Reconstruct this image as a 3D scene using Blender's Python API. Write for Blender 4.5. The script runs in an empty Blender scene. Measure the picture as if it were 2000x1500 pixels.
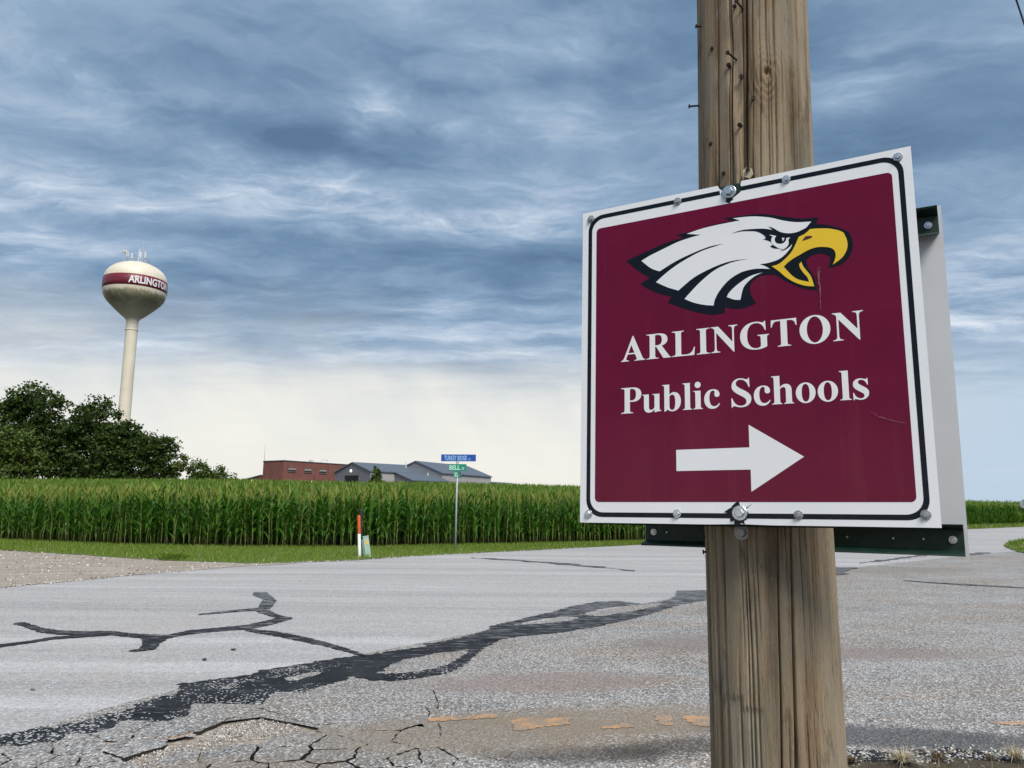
import bpy, bmesh, math, random
import numpy as np
from mathutils import Vector, Matrix, noise
from mathutils.geometry import tessellate_polygon
random.seed(7)
rng = np.random.default_rng(11)
R = math.radians
scene = bpy.context.scene
C = scene.collection

# ------------------------------------------------------------------ camera
CAM_H = 1.6
PITCH = math.atan(235 / 1500)
ROLL = R(0.46)
cd = bpy.data.cameras.new('camera')
cam = bpy.data.objects.new('camera', cd)
C.objects.link(cam)
_fw = Vector((0, math.cos(PITCH), math.sin(PITCH)))
_u0 = Vector((0, -math.sin(PITCH), math.cos(PITCH)))
_r0 = Vector((1, 0, 0))
_up = _u0 * math.cos(ROLL) - _r0 * math.sin(ROLL)
_rt = _r0 * math.cos(ROLL) + _u0 * math.sin(ROLL)
cam.matrix_world = Matrix(((_rt.x, _up.x, -_fw.x, 0), (_rt.y, _up.y, -_fw.y, 0), (_rt.z, _up.z, -_fw.z, CAM_H), (0, 0, 0, 1)))
cd.sensor_width = 36
cd.lens = 27
cd.clip_start = 0.05
cd.clip_end = 8000
scene.camera = cam

# ------------------------------------------------------------------ view
scene.view_settings.view_transform = 'Standard'
scene.view_settings.look = 'None'
scene.view_settings.gamma = 1
scene.view_settings.use_curve_mapping = False
scene.view_settings.exposure = 1.35

# ------------------------------------------------------------------ node helper
class NT:
    def __init__(s, tree):
        s.t = tree; s.n = tree.nodes; s.l = tree.links
    def node(s, typ, **kw):
        n = s.n.new(typ)
        for k, v in kw.items(): setattr(n, k, v)
        return n
    def link(s, a, b): s.l.new(a, b)
    def put(s, sock, v):
        if hasattr(v, 'is_output'): s.l.new(v, sock)
        else: sock.default_value = v
    def math(s, op, a, b=0.0, c=0.0, clamp=False):
        n = s.n.new('ShaderNodeMath'); n.operation = op; n.use_clamp = clamp
        s.put(n.inputs[0], a); s.put(n.inputs[1], b); s.put(n.inputs[2], c)
        return n.outputs[0]
    def vmath(s, op, a, b=(0, 0, 0)):
        n = s.n.new('ShaderNodeVectorMath'); n.operation = op
        s.put(n.inputs[0], a); s.put(n.inputs[1], b)
        return n.outputs[0]
    def mapr(s, v, a, b, c=0.0, d=1.0, smooth=True):
        n = s.n.new('ShaderNodeMapRange'); n.interpolation_type = 'SMOOTHSTEP' if smooth else 'LINEAR'
        s.put(n.inputs[0], v)
        for i, x in enumerate((a, b, c, d)): s.put(n.inputs[i + 1], x)
        return n.outputs[0]
    def mix(s, f, a, b, blend='MIX'):
        n = s.n.new('ShaderNodeMix'); n.data_type = 'RGBA'; n.blend_type = blend
        s.put(n.inputs[0], f)
        for sock, v in ((n.inputs[6], a), (n.inputs[7], b)):
            s.put(sock, v if hasattr(v, 'is_output') else (v[0], v[1], v[2], 1))
        return n.outputs[2]
    def noise(s, vec, scale=5, detail=4, rough=.5, dist=0.0):
        n = s.n.new('ShaderNodeTexNoise')
        s.put(n.inputs['Vector'], vec); s.put(n.inputs['Scale'], scale)
        n.inputs['Detail'].default_value = detail; n.inputs['Roughness'].default_value = rough
        n.inputs['Distortion'].default_value = dist
        return n.outputs['Fac']
    def voro(s, vec, scale=5, feature='F1', out='Distance'):
        n = s.n.new('ShaderNodeTexVoronoi'); n.feature = feature
        s.put(n.inputs['Vector'], vec); n.inputs['Scale'].default_value = scale
        return n.outputs[out]
    def mapping(s, vec, scale=(1, 1, 1), rot=(0, 0, 0), loc=(0, 0, 0)):
        n = s.n.new('ShaderNodeMapping')
        s.put(n.inputs['Vector'], vec)
        n.inputs['Scale'].default_value = scale; n.inputs['Rotation'].default_value = rot; n.inputs['Location'].default_value = loc
        return n.outputs[0]
    def ramp(s, f, stops):
        n = s.n.new('ShaderNodeValToRGB')
        s.put(n.inputs[0], f)
        e = n.color_ramp.elements
        while len(e) < len(stops): e.new(0.5)
        for i, (p, c) in enumerate(stops):
            e[i].position = p; e[i].color = (c[0], c[1], c[2], 1)
        return n.outputs[0]
    def comb(s, x, y, z):
        n = s.n.new('ShaderNodeCombineXYZ')
        s.put(n.inputs[0], x); s.put(n.inputs[1], y); s.put(n.inputs[2], z)
        return n.outputs[0]
    def sep(s, v):
        n = s.n.new('ShaderNodeSeparateXYZ'); s.put(n.inputs[0], v); return n.outputs

# ------------------------------------------------------------------ world: daylight sky behind a broken layer of cloud
SUN_EL, SUN_AZ = R(50), math.atan2(0.45, -0.9)      # azimuth measured from +Y towards +X
w = bpy.data.worlds.new('World')
scene.world = w
w.use_nodes = True
t = NT(w.node_tree)
t.n.clear()
STR = 0.1
sky = t.node('ShaderNodeTexSky', sky_type='NISHITA')
sky.sun_disc = False
sky.sun_elevation = SUN_EL
sky.sun_rotation = SUN_AZ
d = t.vmath('NORMALIZE', t.node('ShaderNodeTexCoord').outputs['Generated'])
dx, dy, dz = t.sep(d)
zc = t.math('MAXIMUM', dz, 0.0)
den = t.math('ADD', zc, 0.07)
px, py = t.math('DIVIDE', dx, den), t.math('DIVIDE', dy, den)
P = t.comb(px, py, 0.0)
wn = t.math('SUBTRACT', t.noise(t.mapping(P, (.9, .9, 1), (0, 0, 0), (3.1, 1.7, 0)), 1.0, 4), .5)
wn2 = t.math('SUBTRACT', t.noise(t.mapping(P, (1.4, 1.4, 1), (0, 0, 0), (8.1, 4.7, 0)), 1.0, 5, .6), .5)
Pw = t.vmath('ADD', P, t.comb(t.math('MULTIPLY', wn, .45), t.math('MULTIPLY', wn2, .55), 0.0))
big = t.noise(t.mapping(Pw, (.42, .95, 1), (0, 0, R(7)), (5.3, 2.2, 0)), 1.0, 4, .5)
med = t.noise(t.mapping(Pw, (1.0, 2.3, 1), (0, 0, R(-6)), (1.3, 7.2, 0)), 1.3, 6, .56)
fine = t.noise(t.mapping(Pw, (3.0, 5.2, 1), (0, 0, R(10)), (9.1, 3.3, 0)), 1.6, 8, .62)
v = t.math('ADD', t.math('MULTIPLY', big, .50), t.math('ADD', t.math('MULTIPLY', med, .62), t.math('MULTIPLY', fine, .24)))
v = t.mapr(v, .44, .95, 0.0, 1.0, False)
az = t.math('ARCTAN2', dx, dy)
el = t.math('ARCSINE', dz)
# individual bright breaks and dark bars of the cloud layer: (azimuth, elevation, width, height, strength)
CLOUDS = [(-0.56, 0.343, 0.085, 0.024, 0.34), (-0.302, 0.388, 0.139, 0.036, 0.32), (-0.516, 0.465, 0.085, 0.018, 0.3), (-0.204, 0.488, 0.041, 0.022, 0.4), (-0.109, 0.483, 0.142, 0.035, 0.12), (-0.016, 0.362, 0.18, 0.02, 0.3), (0.464, 0.491, 0.067, 0.032, 0.26), (0.489, 0.358, 0.084, 0.034, 0.14), (0.105, 0.574, 0.181, 0.043, 0.14), (-0.096, 0.247, 0.041, 0.009, 0.2), (-0.549, 0.283, 0.079, 0.011, 0.2), (-0.381, 0.259, 0.079, 0.012, 0.14), (0.554, 0.245, 0.094, 0.034, 0.12), (-0.466, 0.449, 0.218, 0.021, -0.22), (-0.544, 0.391, 0.116, 0.024, -0.2), (-0.108, 0.441, 0.183, 0.024, -0.16), (-0.039, 0.527, 0.143, 0.012, -0.2), (-0.207, 0.329, 0.357, 0.015, -0.2), (-0.391, 0.234, 0.22, 0.022, -0.14), (0.068, 0.301, 0.175, 0.029, -0.14), (0.471, 0.421, 0.086, 0.022, -0.14), (-0.279, 0.45, 0.136, 0.021, -0.2), (-0.474, 0.531, 0.255, 0.025, -0.06)]
azw = t.math('ADD', az, t.math('MULTIPLY', wn, .16)); elw = t.math('ADD', el, t.math('MULTIPLY', wn2, .075))
for a_, e_, sa_, se_, k_ in CLOUDS:
    gx_ = t.math('POWER', t.math('DIVIDE', t.math('SUBTRACT', azw, a_), sa_), 2.0)
    gy_ = t.math('POWER', t.math('DIVIDE', t.math('SUBTRACT', elw, e_), se_), 2.0)
    g_ = t.math('EXPONENT', t.math('MULTIPLY', t.math('ADD', gx_, gy_), -.7))
    tex = t.mapr(fine, .3, .7, .35, 1.05, False) if k_ > 0 else 1.0
    v = t.math('ADD', v, t.math('MULTIPLY', g_, t.math('MULTIPLY', tex, k_)))
K = 1 / (2.5 * STR)                                 # cloud radiances below are written as displayed values
cl = t.ramp(v, [(0.0, (.10, .18, .30)), (.28, (.165, .27, .41)), (.52, (.275, .39, .54)), (.74, (.47, .57, .70)), (1.0, (.82, .86, .92))])
# paler air and a cream clearing low in the sky, soft-edged by the noise
low = t.math('ADD', dz, t.math('ADD', t.math('MULTIPLY', t.math('SUBTRACT', big, .5), .13), t.math('MULTIPLY', wn2, .07)))
pale = t.mapr(low, t.math('SUBTRACT', .265, t.math('MULTIPLY', t.mapr(az, -.3, .1), .03)), .105, 0.0, 1.0)
left = t.mapr(az, .05, .52, 1.0, 0.0)
horc = t.mix(left, (.50, .625, .77), (.91, .88, .80))
streak = t.noise(t.comb(t.math('MULTIPLY', t.math('ADD', az, t.math('MULTIPLY', el, .5)), 9), t.math('MULTIPLY', el, 7), 0.0), 1.0, 4, .5)
horc = t.mix(t.math('MULTIPLY', t.mapr(el, .24, .03, .9, .15), t.mapr(streak, .35, .65, .1, .8)), horc, (.60, .64, .68))
cl = t.mix(t.math('MULTIPLY', pale, .94), cl, horc)
clk = t.vmath('MULTIPLY', cl, (K, K, K))
skyc = t.mix(.97, sky.outputs[0], clk)
bg = t.node('ShaderNodeBackground')
t.link(skyc, bg.inputs[0])
bg.inputs[1].default_value = STR
t.link(bg.outputs[0], t.node('ShaderNodeOutputWorld').inputs[0])

# ------------------------------------------------------------------ sun, veiled by the overcast
sl = bpy.data.lights.new('sun', 'SUN')
sl.energy = 1.5
sl.angle = R(24)
sl.color = (1.0, .94, .86)
so = bpy.data.objects.new('sun', sl)
C.objects.link(so)
_sd = Vector((math.sin(SUN_AZ) * math.cos(SUN_EL), math.cos(SUN_AZ) * math.cos(SUN_EL), math.sin(SUN_EL)))
so.rotation_euler = _sd.to_track_quat('Z', 'Y').to_euler()
so.location = _sd * 60

# ------------------------------------------------------------------ object helpers
def tag(o, label=None, cat=None, group=None, kind=None):
    if label: o['label'] = label
    if cat: o['category'] = cat
    if group: o['group'] = group
    if kind: o['kind'] = kind
    return o
def link(name, me, parent=None):
    o = bpy.data.objects.new(name, me)
    C.objects.link(o)
    if parent is not None: o.parent = parent
    return o
def empty(name, loc, rz=0.0, label=None, cat=None, group=None):
    o = bpy.data.objects.new(name, None)
    o.empty_display_size = .2
    C.objects.link(o)
    o.location = loc; o.rotation_euler = (0, 0, rz)
    return tag(o, label, cat, group)
def mesh(name, verts, faces, mats, midx=None, smooth=False):
    me = bpy.data.meshes.new(name)
    me.from_pydata([tuple(v) for v in verts], [], [tuple(f) for f in faces])
    for m in (mats if isinstance(mats, (list, tuple)) else [mats]): me.materials.append(m)
    if midx is not None: me.polygons.foreach_set('material_index', np.asarray(midx, dtype=np.int32))
    if smooth: me.polygons.foreach_set('use_smooth', np.ones(len(me.polygons), dtype=bool))
    me.update()
    return me
def bigmesh(name, V, loops, starts, counts, mats, midx=None):
    """numpy arrays straight into a mesh"""
    me = bpy.data.meshes.new(name)
    me.vertices.add(len(V)); me.vertices.foreach_set('co', np.ascontiguousarray(V, dtype=np.float32).ravel())
    me.loops.add(len(loops)); me.loops.foreach_set('vertex_index', np.ascontiguousarray(loops, dtype=np.int32))
    me.polygons.add(len(starts)); me.polygons.foreach_set('loop_start', np.ascontiguousarray(starts, dtype=np.int32))
    for m in mats: me.materials.append(m)
    if midx is not None: me.polygons.foreach_set('material_index', np.ascontiguousarray(midx, dtype=np.int32))
    me.update(calc_edges=True)
    return me
def scatter(name, TV, TF, TM, M, T, mats):
    """N copies of a template (verts TV, faces TF, material index TM): V = M @ v + T"""
    n = len(T); nv = len(TV)
    V = np.einsum('nij,vj->nvi', M, np.asarray(TV)) + T[:, None, :]
    cnt = np.array([len(f) for f in TF]); fl = np.concatenate([np.asarray(f) for f in TF])
    loops = (fl[None, :] + (np.arange(n) * nv)[:, None]).ravel()
    counts = np.tile(cnt, n); starts = np.concatenate([[0], np.cumsum(counts)[:-1]])
    return V.reshape(-1, 3), loops, starts, counts, np.tile(np.asarray(TM), n)
def join_scatter(name, parts, mats):
    Vs, Ls, Cs, Ms, off = [], [], [], [], 0
    for V, L, S, Cn, Mi in parts:
        Vs.append(V); Ls.append(L + off); Cs.append(Cn); Ms.append(Mi); off += len(V)
    Cn = np.concatenate(Cs)
    return bigmesh(name, np.concatenate(Vs), np.concatenate(Ls), np.concatenate([[0], np.cumsum(Cn)[:-1]]), Cn, mats, np.concatenate(Ms))
def rotz(a):
    c, s, z, o = np.cos(a), np.sin(a), np.zeros_like(a), np.ones_like(a)
    return np.stack([np.stack([c, -s, z], -1), np.stack([s, c, z], -1), np.stack([z, z, o], -1)], -2)

class MB:
    """collects simple solids; build() links them as one mesh object"""
    def __init__(s): s.v = []; s.f = []; s.sm = []
    def add(s, v, f):
        k = len(s.v); s.v += [tuple(x) for x in v]; s.f += [tuple(i + k for i in q) for q in f]; return s
    def box(s, c, h, rz=0.0, m=None):
        c = Vector(c); pts = []
        for dz in (-1, 1):
            for dx, dy in ((-1, -1), (1, -1), (1, 1), (-1, 1)):
                p = Vector((dx * h[0], dy * h[1], dz * h[2]))
                p.rotate(Matrix.Rotation(rz, 3, 'Z'))
                if m is not None: p = m @ p
                pts.append(c + p)
        return s.add(pts, [(3, 2, 1, 0), (4, 5, 6, 7), (0, 1, 5, 4), (1, 2, 6, 5), (2, 3, 7, 6), (3, 0, 4, 7)])
    def tube(s, a, b, ra, rb=None, n=10, caps=True):
        a, b = Vector(a), Vector(b); rb = ra if rb is None else rb
        d = (b - a).normalized(); u = d.orthogonal().normalized(); w_ = d.cross(u)
        v = []
        for p, r in ((a, ra), (b, rb)):
            for i in range(n):
                q = 2 * math.pi * i / n
                v.append(p + u * (r * math.cos(q)) + w_ * (r * math.sin(q)))
        f = [(i, (i + 1) % n, n + (i + 1) % n, n + i) for i in range(n)]
        if caps: f += [tuple(range(n - 1, -1, -1)), tuple(range(n, 2 * n))]
        return s.add(v, f)
    def path(s, pts, r, n=6):
        pts = [Vector(p) for p in pts]
        v = []; up = Vector((.31, .2, .93))
        for i, p in enumerate(pts):
            dd = (pts[min(i + 1, len(pts) - 1)] - pts[max(i - 1, 0)]).normalized()
            u = dd.cross(up).normalized(); w_ = dd.cross(u)
            rr = r[i] if isinstance(r, (list, tuple)) else r
            for k in range(n):
                q = 2 * math.pi * k / n
                v.append(p + u * (rr * math.cos(q)) + w_ * (rr * math.sin(q)))
        f = [(i * n + k, i * n + (k + 1) % n, (i + 1) * n + (k + 1) % n, (i + 1) * n + k) for i in range(len(pts) - 1) for k in range(n)]
        f += [tuple(range(n - 1, -1, -1)), tuple(range((len(pts) - 1) * n, len(pts) * n))]
        return s.add(v, f)
    def lathe(s, prof, n=48, axis=(0, 0)):
        v = []; m = len(prof)
        for r, z in prof:
            for i in range(n):
                q = 2 * math.pi * i / n
                v.append((axis[0] + r * math.cos(q), axis[1] + r * math.sin(q), z))
        f = [(j * n + i, j * n + (i + 1) % n, (j + 1) * n + (i + 1) % n, (j + 1) * n + i) for j in range(m - 1) for i in range(n)]
        return s.add(v, f)
    def build(s, name, mat, parent=None, smooth=False, bevel=0.0):
        me = mesh(name, s.v, s.f, mat, smooth=smooth)
        if bevel:
            bm = bmesh.new(); bm.from_mesh(me)
            bmesh.ops.bevel(bm, geom=bm.edges[:], offset=bevel, segments=1, affect='EDGES')
            bm.to_mesh(me); bm.free()
        return link(name, me, parent)

def flat_poly(outer, holes=(), z=0.0):
    loops = [[Vector((p[0], p[1], 0)) for p in outer]] + [[Vector((p[0], p[1], 0)) for p in h] for h in holes]
    tri = tessellate_polygon(loops)
    v = [(p.x, p.y, z) for l in loops for p in l]
    out = []
    for a, b, c in tri:
        A, B_, D = Vector(v[a]), Vector(v[b]), Vector(v[c])
        out.append((a, b, c) if (B_ - A).cross(D - A).z > 0 else (a, c, b))
    return v, out
def ragged(poly, step=.08, amp=.25, seed=0):
    """subdivide a closed outline and push the new points about"""
    rr = random.Random(seed); out = []
    for i in range(len(poly)):
        a, b = Vector(poly[i][:2]), Vector(poly[(i + 1) % len(poly)][:2])
        L = (b - a).length; n = max(1, min(60, int(L / step)))
        nrm = Vector((-(b - a).y, (b - a).x)) / max(L, 1e-6)
        for k in range(n):
            p = a.lerp(b, k / n)
            if k: p = p + nrm * rr.uniform(-1, 1) * amp * min(step, L / n)
            out.append((p.x, p.y))
    return out
def smooth_outline(pts, n=5):
    """closed outline, Catmull-Rom between points; a point with a third value is a corner"""
    N = len(pts); out = []
    P_ = [Vector(p[:2]) for p in pts]; cor = [len(p) > 2 for p in pts]
    for i in range(N):
        a, b = P_[i], P_[(i + 1) % N]
        ta = (b - a) if cor[i] else (b - P_[i - 1]) * .5
        tb = (b - a) if cor[(i + 1) % N] else (P_[(i + 2) % N] - a) * .5
        L = (b - a).length
        for t_, on in ((ta, i), (tb, i)):
            if t_.length > L * 1.3: t_ *= L * 1.3 / t_.length
        for k in range(n):
            s = k / n
            out.append(tuple(a * (2 * s ** 3 - 3 * s * s + 1) + ta * (s ** 3 - 2 * s * s + s) + b * (-2 * s ** 3 + 3 * s * s) + tb * (s ** 3 - s * s)))
    return out
def text_mesh(txt, size, offset=0.0, sx=1.0, spacing=1.0):
    cu = bpy.data.curves.new('lettering', 'FONT')
    cu.body = txt; cu.size = size; cu.offset = offset; cu.align_x = 'LEFT'; cu.fill_mode = 'FRONT'; cu.resolution_u = 4
    cu.space_character = spacing
    o = bpy.data.objects.new('lettering', cu)
    C.objects.link(o)
    me = bpy.data.meshes.new_from_object(o.evaluated_get(bpy.context.evaluated_depsgraph_get()))
    bpy.data.objects.remove(o); bpy.data.curves.remove(cu)
    v = np.array([tuple(q.co) for q in me.vertices]); f = [tuple(p.vertices) for p in me.polygons]
    bpy.data.meshes.remove(me)
    v[:, 0] *= sx
    return v, f

# ------------------------------------------------------------------ materials
def material(name):
    m = bpy.data.materials.new(name); m.use_nodes = True
    t = NT(m.node_tree); b = m.node_tree.nodes['Principled BSDF']
    return m, t, b
def bump(t, b, h, strength=.3, dist=.01):
    n = t.node('ShaderNodeBump'); n.inputs['Strength'].default_value = strength; n.inputs['Distance'].default_value = dist
    t.link(h, n.inputs['Height']); t.link(n.outputs[0], b.inputs['Normal'])
def plain(name, col, rough=.6, metal=0.0, var=.12, scale=8.0, spec=.5, coat=0.0):
    """one paint or metal, with mild grain and wear"""
    m, t, b = material(name)
    o = t.node('ShaderNodeTexCoord').outputs['Object']
    f = t.noise(o, scale, 6, .6)
    k = t.mapr(f, .3, .7, 1 - var, 1 + var, False)
    t.link(t.vmath('MULTIPLY', t.comb(k, k, k), col), b.inputs['Base Color'])
    t.link(t.mapr(t.noise(o, scale * 3, 4), .3, .7, max(rough - .1, .02), min(rough + .1, 1), False), b.inputs['Roughness'])
    b.inputs['Metallic'].default_value = metal
    b.inputs['Specular IOR Level'].default_value = spec
    if coat: b.inputs['Coat Weight'].default_value = coat; b.inputs['Coat Roughness'].default_value = .06
    return m
def leafy(name, c1, c2, trans=.25, rough=.55):
    """each leaf its own shade between two greens, thin enough to pass some light"""
    m, t, b = material(name)
    g = t.node('ShaderNodeNewGeometry')
    col = t.mix(g.outputs['Random Per Island'], c1, c2)
    t.link(col, b.inputs['Base Color'])
    b.inputs['Roughness'].default_value = rough
    b.inputs['Specular IOR Level'].default_value = .3
    tr = t.node('ShaderNodeBsdfTranslucent'); t.link(col, tr.inputs[0])
    mx = t.node('ShaderNodeMixShader'); mx.inputs[0].default_value = trans
    t.link(b.outputs[0], mx.inputs[1]); t.link(tr.outputs[0], mx.inputs[2])
    t.link(mx.outputs[0], t.n['Material Output'].inputs[0])
    return m
M = {}
def pos_nodes(t): return t.node('ShaderNodeNewGeometry').outputs['Position']

def m_soil():
    m, t, b = material('field soil'); p = pos_nodes(t)
    t.link(t.ramp(t.noise(p, 3, 8, .65), [(.3, (.016, .013, .008)), (.7, (.04, .031, .02))]), b.inputs['Base Color'])
    b.inputs['Roughness'].default_value = .95; bump(t, b, t.noise(p, 40, 6), .6, .02); return m
M['soil'] = m_soil()
def blob(t, p, c, rx, ry, ang, wob=.5):
    """0..1 mask of an irregular stain on the ground"""
    q = t.mapping(t.vmath('SUBTRACT', p, (c[0], c[1], 0)), (1, 1, 1), (0, 0, -ang))
    n = t.noise(p, 3.2, 5, .65)
    s = t.sep(q)
    r = t.math('ADD', t.math('POWER', t.math('DIVIDE', s[0], rx), 2.0), t.math('POWER', t.math('DIVIDE', s[1], ry), 2.0))
    r = t.math('ADD', t.math('SQRT', r), t.math('MULTIPLY', t.math('SUBTRACT', n, .5), 2 * wob))
    return t.mapr(r, 1.15, .45)
def m_road():
    m, t, b = material('worn main road asphalt'); p = pos_nodes(t)
    q = t.mapping(p, (.22, 2.4, 1), (0, 0, R(-24)))
    streak = t.noise(q, 1.0, 8, .68, .2)
    col = t.ramp(streak, [(.28, (.35, .333, .323)), (.5, (.405, .387, .378)), (.72, (.46, .442, .43))])
    st2 = t.noise(t.mapping(t.vmath('ADD', p, t.comb(0.0, t.math('MULTIPLY', t.noise(p, .12, 2), 1.5), 0.0)), (.03, 1.15, 1), (0, 0, R(-22)), (2, 5, 0)), 1.0, 5, .62)
    col = t.mix(t.mapr(st2, .53, .63, 0, .5), col, (.57, .56, .56))
    col = t.mix(t.mapr(st2, .47, .35, 0, .55), col, (.28, .27, .265))
    wash = t.noise(p, .35, 6, .65)
    col = t.mix(t.mapr(wash, .5, .72, 0, .4), col, (.40, .355, .30))
    tick = t.noise(t.mapping(p, (1.2, 9, 1), (0, 0, R(-22)), (7, 3, 0)), 1.3, 3, .5)
    col = t.mix(t.mapr(tick, .70, .76, 0, .55), col, (.17, .17, .18))
    spv = t.sep(t.voro(p, 60, 'F1', 'Color'))[0]
    col = t.mix(t.mapr(spv, .70, 1.0, 0, .5), col, (.72, .715, .72))
    col = t.mix(t.mapr(spv, .28, .0, 0, .5), col, (.16, .16, .165))
    t.link(col, b.inputs['Base Color']); b.inputs['Roughness'].default_value = .8; b.inputs['Specular IOR Level'].default_value = .25
    bump(t, b, t.voro(p, 60), .5, .008); return m
def apron_color(t, p):
    c1 = t.voro(p, 62, 'F1', 'Color'); a = t.sep(c1)
    d1 = t.voro(p, 62)
    base = t.ramp(t.noise(p, .9, 7, .66), [(.3, (.24, .225, .21)), (.5, (.385, .365, .345)), (.7, (.49, .47, .45))])
    tan = t.noise(t.mapping(p, (.35, .9, 1), (0, 0, R(-15)), (4, 2, 0)), 1.0, 5, .6)
    base = t.mix(t.mapr(tan, .45, .62, 0, .8), base, (.36, .29, .23))
    base = t.mix(t.mapr(a[0], .58, .92, 0, .9), base, (.76, .73, .70))
    base = t.mix(t.mapr(a[1], .36, .0, 0, .85), base, (.09, .085, .08))
    base = t.mix(t.mapr(d1, .42, .75, 0, .6), base, (.09, .085, .08))
    stain = None
    for c, rx, ry, an, colr, k in (((.5, 5.3), .8, .22, .05, (.035, .03, .026), .85), ((1.15, 5.5), .75, .2, .25, (.04, .034, .03), .9), ((2.7, 5.72), 1.5, .34, -.16, (.045, .047, .053), .95),
                                   ((.3, 7.35), 1.5, .5, .12, (.27, .205, .175), .8), ((-.2, 5.75), 1.6, .6, .15, (.27, .215, .155), .9), ((1.0, 6.15), 1.4, .5, .1, (.27, .215, .155), .85), ((-1.6, 4.9), .8, .3, 0, (.27, .21, .15), .7), ((2.3, 9.5), 1.3, .7, .3, (.21, .17, .15), .8), ((3.9, 8.85), 1.5, .45, 0, (.25, .195, .18), .85), ((9.7, 20.3), 3.2, 1.3, .3, (.24, .20, .17), .7), ((4.1, 12.6), 1.5, .5, .4, (.16, .14, .12), .6)):
        mk = blob(t, p, c, rx, ry, an)
        base = t.mix(t.math('MULTIPLY', mk, k), base, t.mix(.25, colr, base))
    return base, d1
def m_apron():
    m, t, b = material('chip seal side road'); p = pos_nodes(t)
    col, d1 = apron_color(t, p)
    t.link(col, b.inputs['Base Color']); b.inputs['Roughness'].default_value = .8; b.inputs['Specular IOR Level'].default_value = .3
    bump(t, b, d1, .9, .012); return m
def m_tar():
    m, t, b = material('tar crack seal'); p = pos_nodes(t)
    n = t.noise(p, 2.5, 5, .6)
    col = t.ramp(n, [(.35, (.012, .013, .016)), (.7, (.034, .036, .041))])
    c = t.sep(t.voro(p, 66, 'F1', 'Color'))[0]
    y = t.sep(p)[1]
    amount = t.mapr(t.math('ADD', t.noise(p, 1.7, 5, .65), t.mapr(y, 6.0, 10.0, .06, -.18, False)), .42, .66, 0, 1)
    thr = t.math('SUBTRACT', .995, t.math('MULTIPLY', amount, .22))
    col = t.mix(t.mapr(t.math('SUBTRACT', c, thr), 0, .02, 0, .9), col, (.56, .56, .55))
    worn = t.noise(t.mapping(p, (1, 3, 1), (0, 0, R(-20))), 5, 6, .7)
    shift = t.mapr(y, 7.0, 13.0, 0.0, .10, False)
    wisp = t.noise(t.mapping(p, (.35, 4.5, 1), (0, 0, R(-22)), (3, 9, 0)), 3.5, 6, .7)
    col = t.mix(t.mapr(t.math('ADD', t.math('MULTIPLY', t.math('ADD', worn, wisp), .5), shift), .545, .68, 0, .8), col, (.33, .33, .345))
    t.link(col, b.inputs['Base Color']); b.inputs['Roughness'].default_value = .8; b.inputs['Specular IOR Level'].default_value = .18
    bump(t, b, t.voro(p, 48), .6, .008); return m
def m_paint():
    m, t, b = material('faded orange marking paint'); p = pos_nodes(t)
    col, d1 = apron_color(t, p)
    w_ = t.noise(p, 7, 6, .7)
    col = t.mix(t.mapr(w_, .42, .62, .08, .72), col, (.62, .31, .115))
    t.link(col, b.inputs['Base Color']); b.inputs['Roughness'].default_value = .75; bump(t, b, d1, .7, .01); return m
def m_gravel():
    m, t, b = material('tan gravel'); p = pos_nodes(t)
    col = t.ramp(t.noise(t.mapping(p, (.5, 2, 1), (0, 0, R(-8))), 1.2, 6, .65), [(.3, (.27, .215, .165)), (.7, (.49, .42, .345))])
    c = t.sep(t.voro(p, 38, 'F1', 'Color'))
    col = t.mix(t.mapr(c[0], .85, 1, 0, .8), col, (.58, .55, .5)); col = t.mix(t.mapr(c[1], .2, 0, 0, .6), col, (.11, .09, .07))
    t.link(col, b.inputs['Base Color']); b.inputs['Roughness'].default_value = .95; bump(t, b, t.voro(p, 38), .8, .02); return m
def m_dirt():
    m, t, b = material('verge dirt'); p = pos_nodes(t)
    col = t.ramp(t.noise(p, 3.5, 10, .75), [(.3, (.045, .033, .02)), (.55, (.105, .08, .05)), (.75, (.19, .15, .10))])
    t.link(col, b.inputs['Base Color']); b.inputs['Roughness'].default_value = .95; bump(t, b, t.noise(p, 45, 8, .7), .9, .03); return m
def m_turf():
    m, t, b = material('mown verge turf'); p = pos_nodes(t)
    bare = t.noise(p, .9, 7, .7)
    col = t.ramp(t.noise(p, 1.4, 7, .65), [(.3, (.085, .15, .014)), (.55, (.125, .195, .020)), (.78, (.19, .235, .045))])
    col = t.mix(t.mapr(bare, .58, .70, 0, .7), col, (.17, .14, .075))
    t.link(col, b.inputs['Base Color']); b.inputs['Roughness'].default_value = .9; bump(t, b, t.noise(p, 60, 5, .7), .9, .04); return m
M['road'], M['apron'], M['tar'], M['paint'], M['gravel'], M['dirt'], M['turf'] = m_road(), m_apron(), m_tar(), m_paint(), m_gravel(), m_dirt(), m_turf()
def m_stone():
    m, t, b = material('loose stones')
    g = t.node('ShaderNodeNewGeometry').outputs['Random Per Island']
    t.link(t.ramp(g, [(0, (.16, .13, .10)), (.35, (.34, .31, .27)), (.7, (.52, .50, .46)), (1, (.70, .68, .64))]), b.inputs['Base Color'])
    b.inputs['Roughness'].default_value = .85; return m
M['stone'] = m_stone()
M['grass'] = leafy('grass blades', (.105, .20, .016), (.235, .31, .045), .3)
M['straw'] = leafy('dry straw blades', (.30, .24, .13), (.52, .45, .30), .2)
M['weed'] = leafy('brown dead weed', (.10, .055, .025), (.22, .14, .06), .2)
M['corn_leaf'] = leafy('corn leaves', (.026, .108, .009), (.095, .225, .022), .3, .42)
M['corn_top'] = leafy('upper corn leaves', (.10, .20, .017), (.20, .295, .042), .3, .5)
M['corn_stalk'] = leafy('corn stalks', (.10, .14, .032), (.24, .255, .08), .05)
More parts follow.
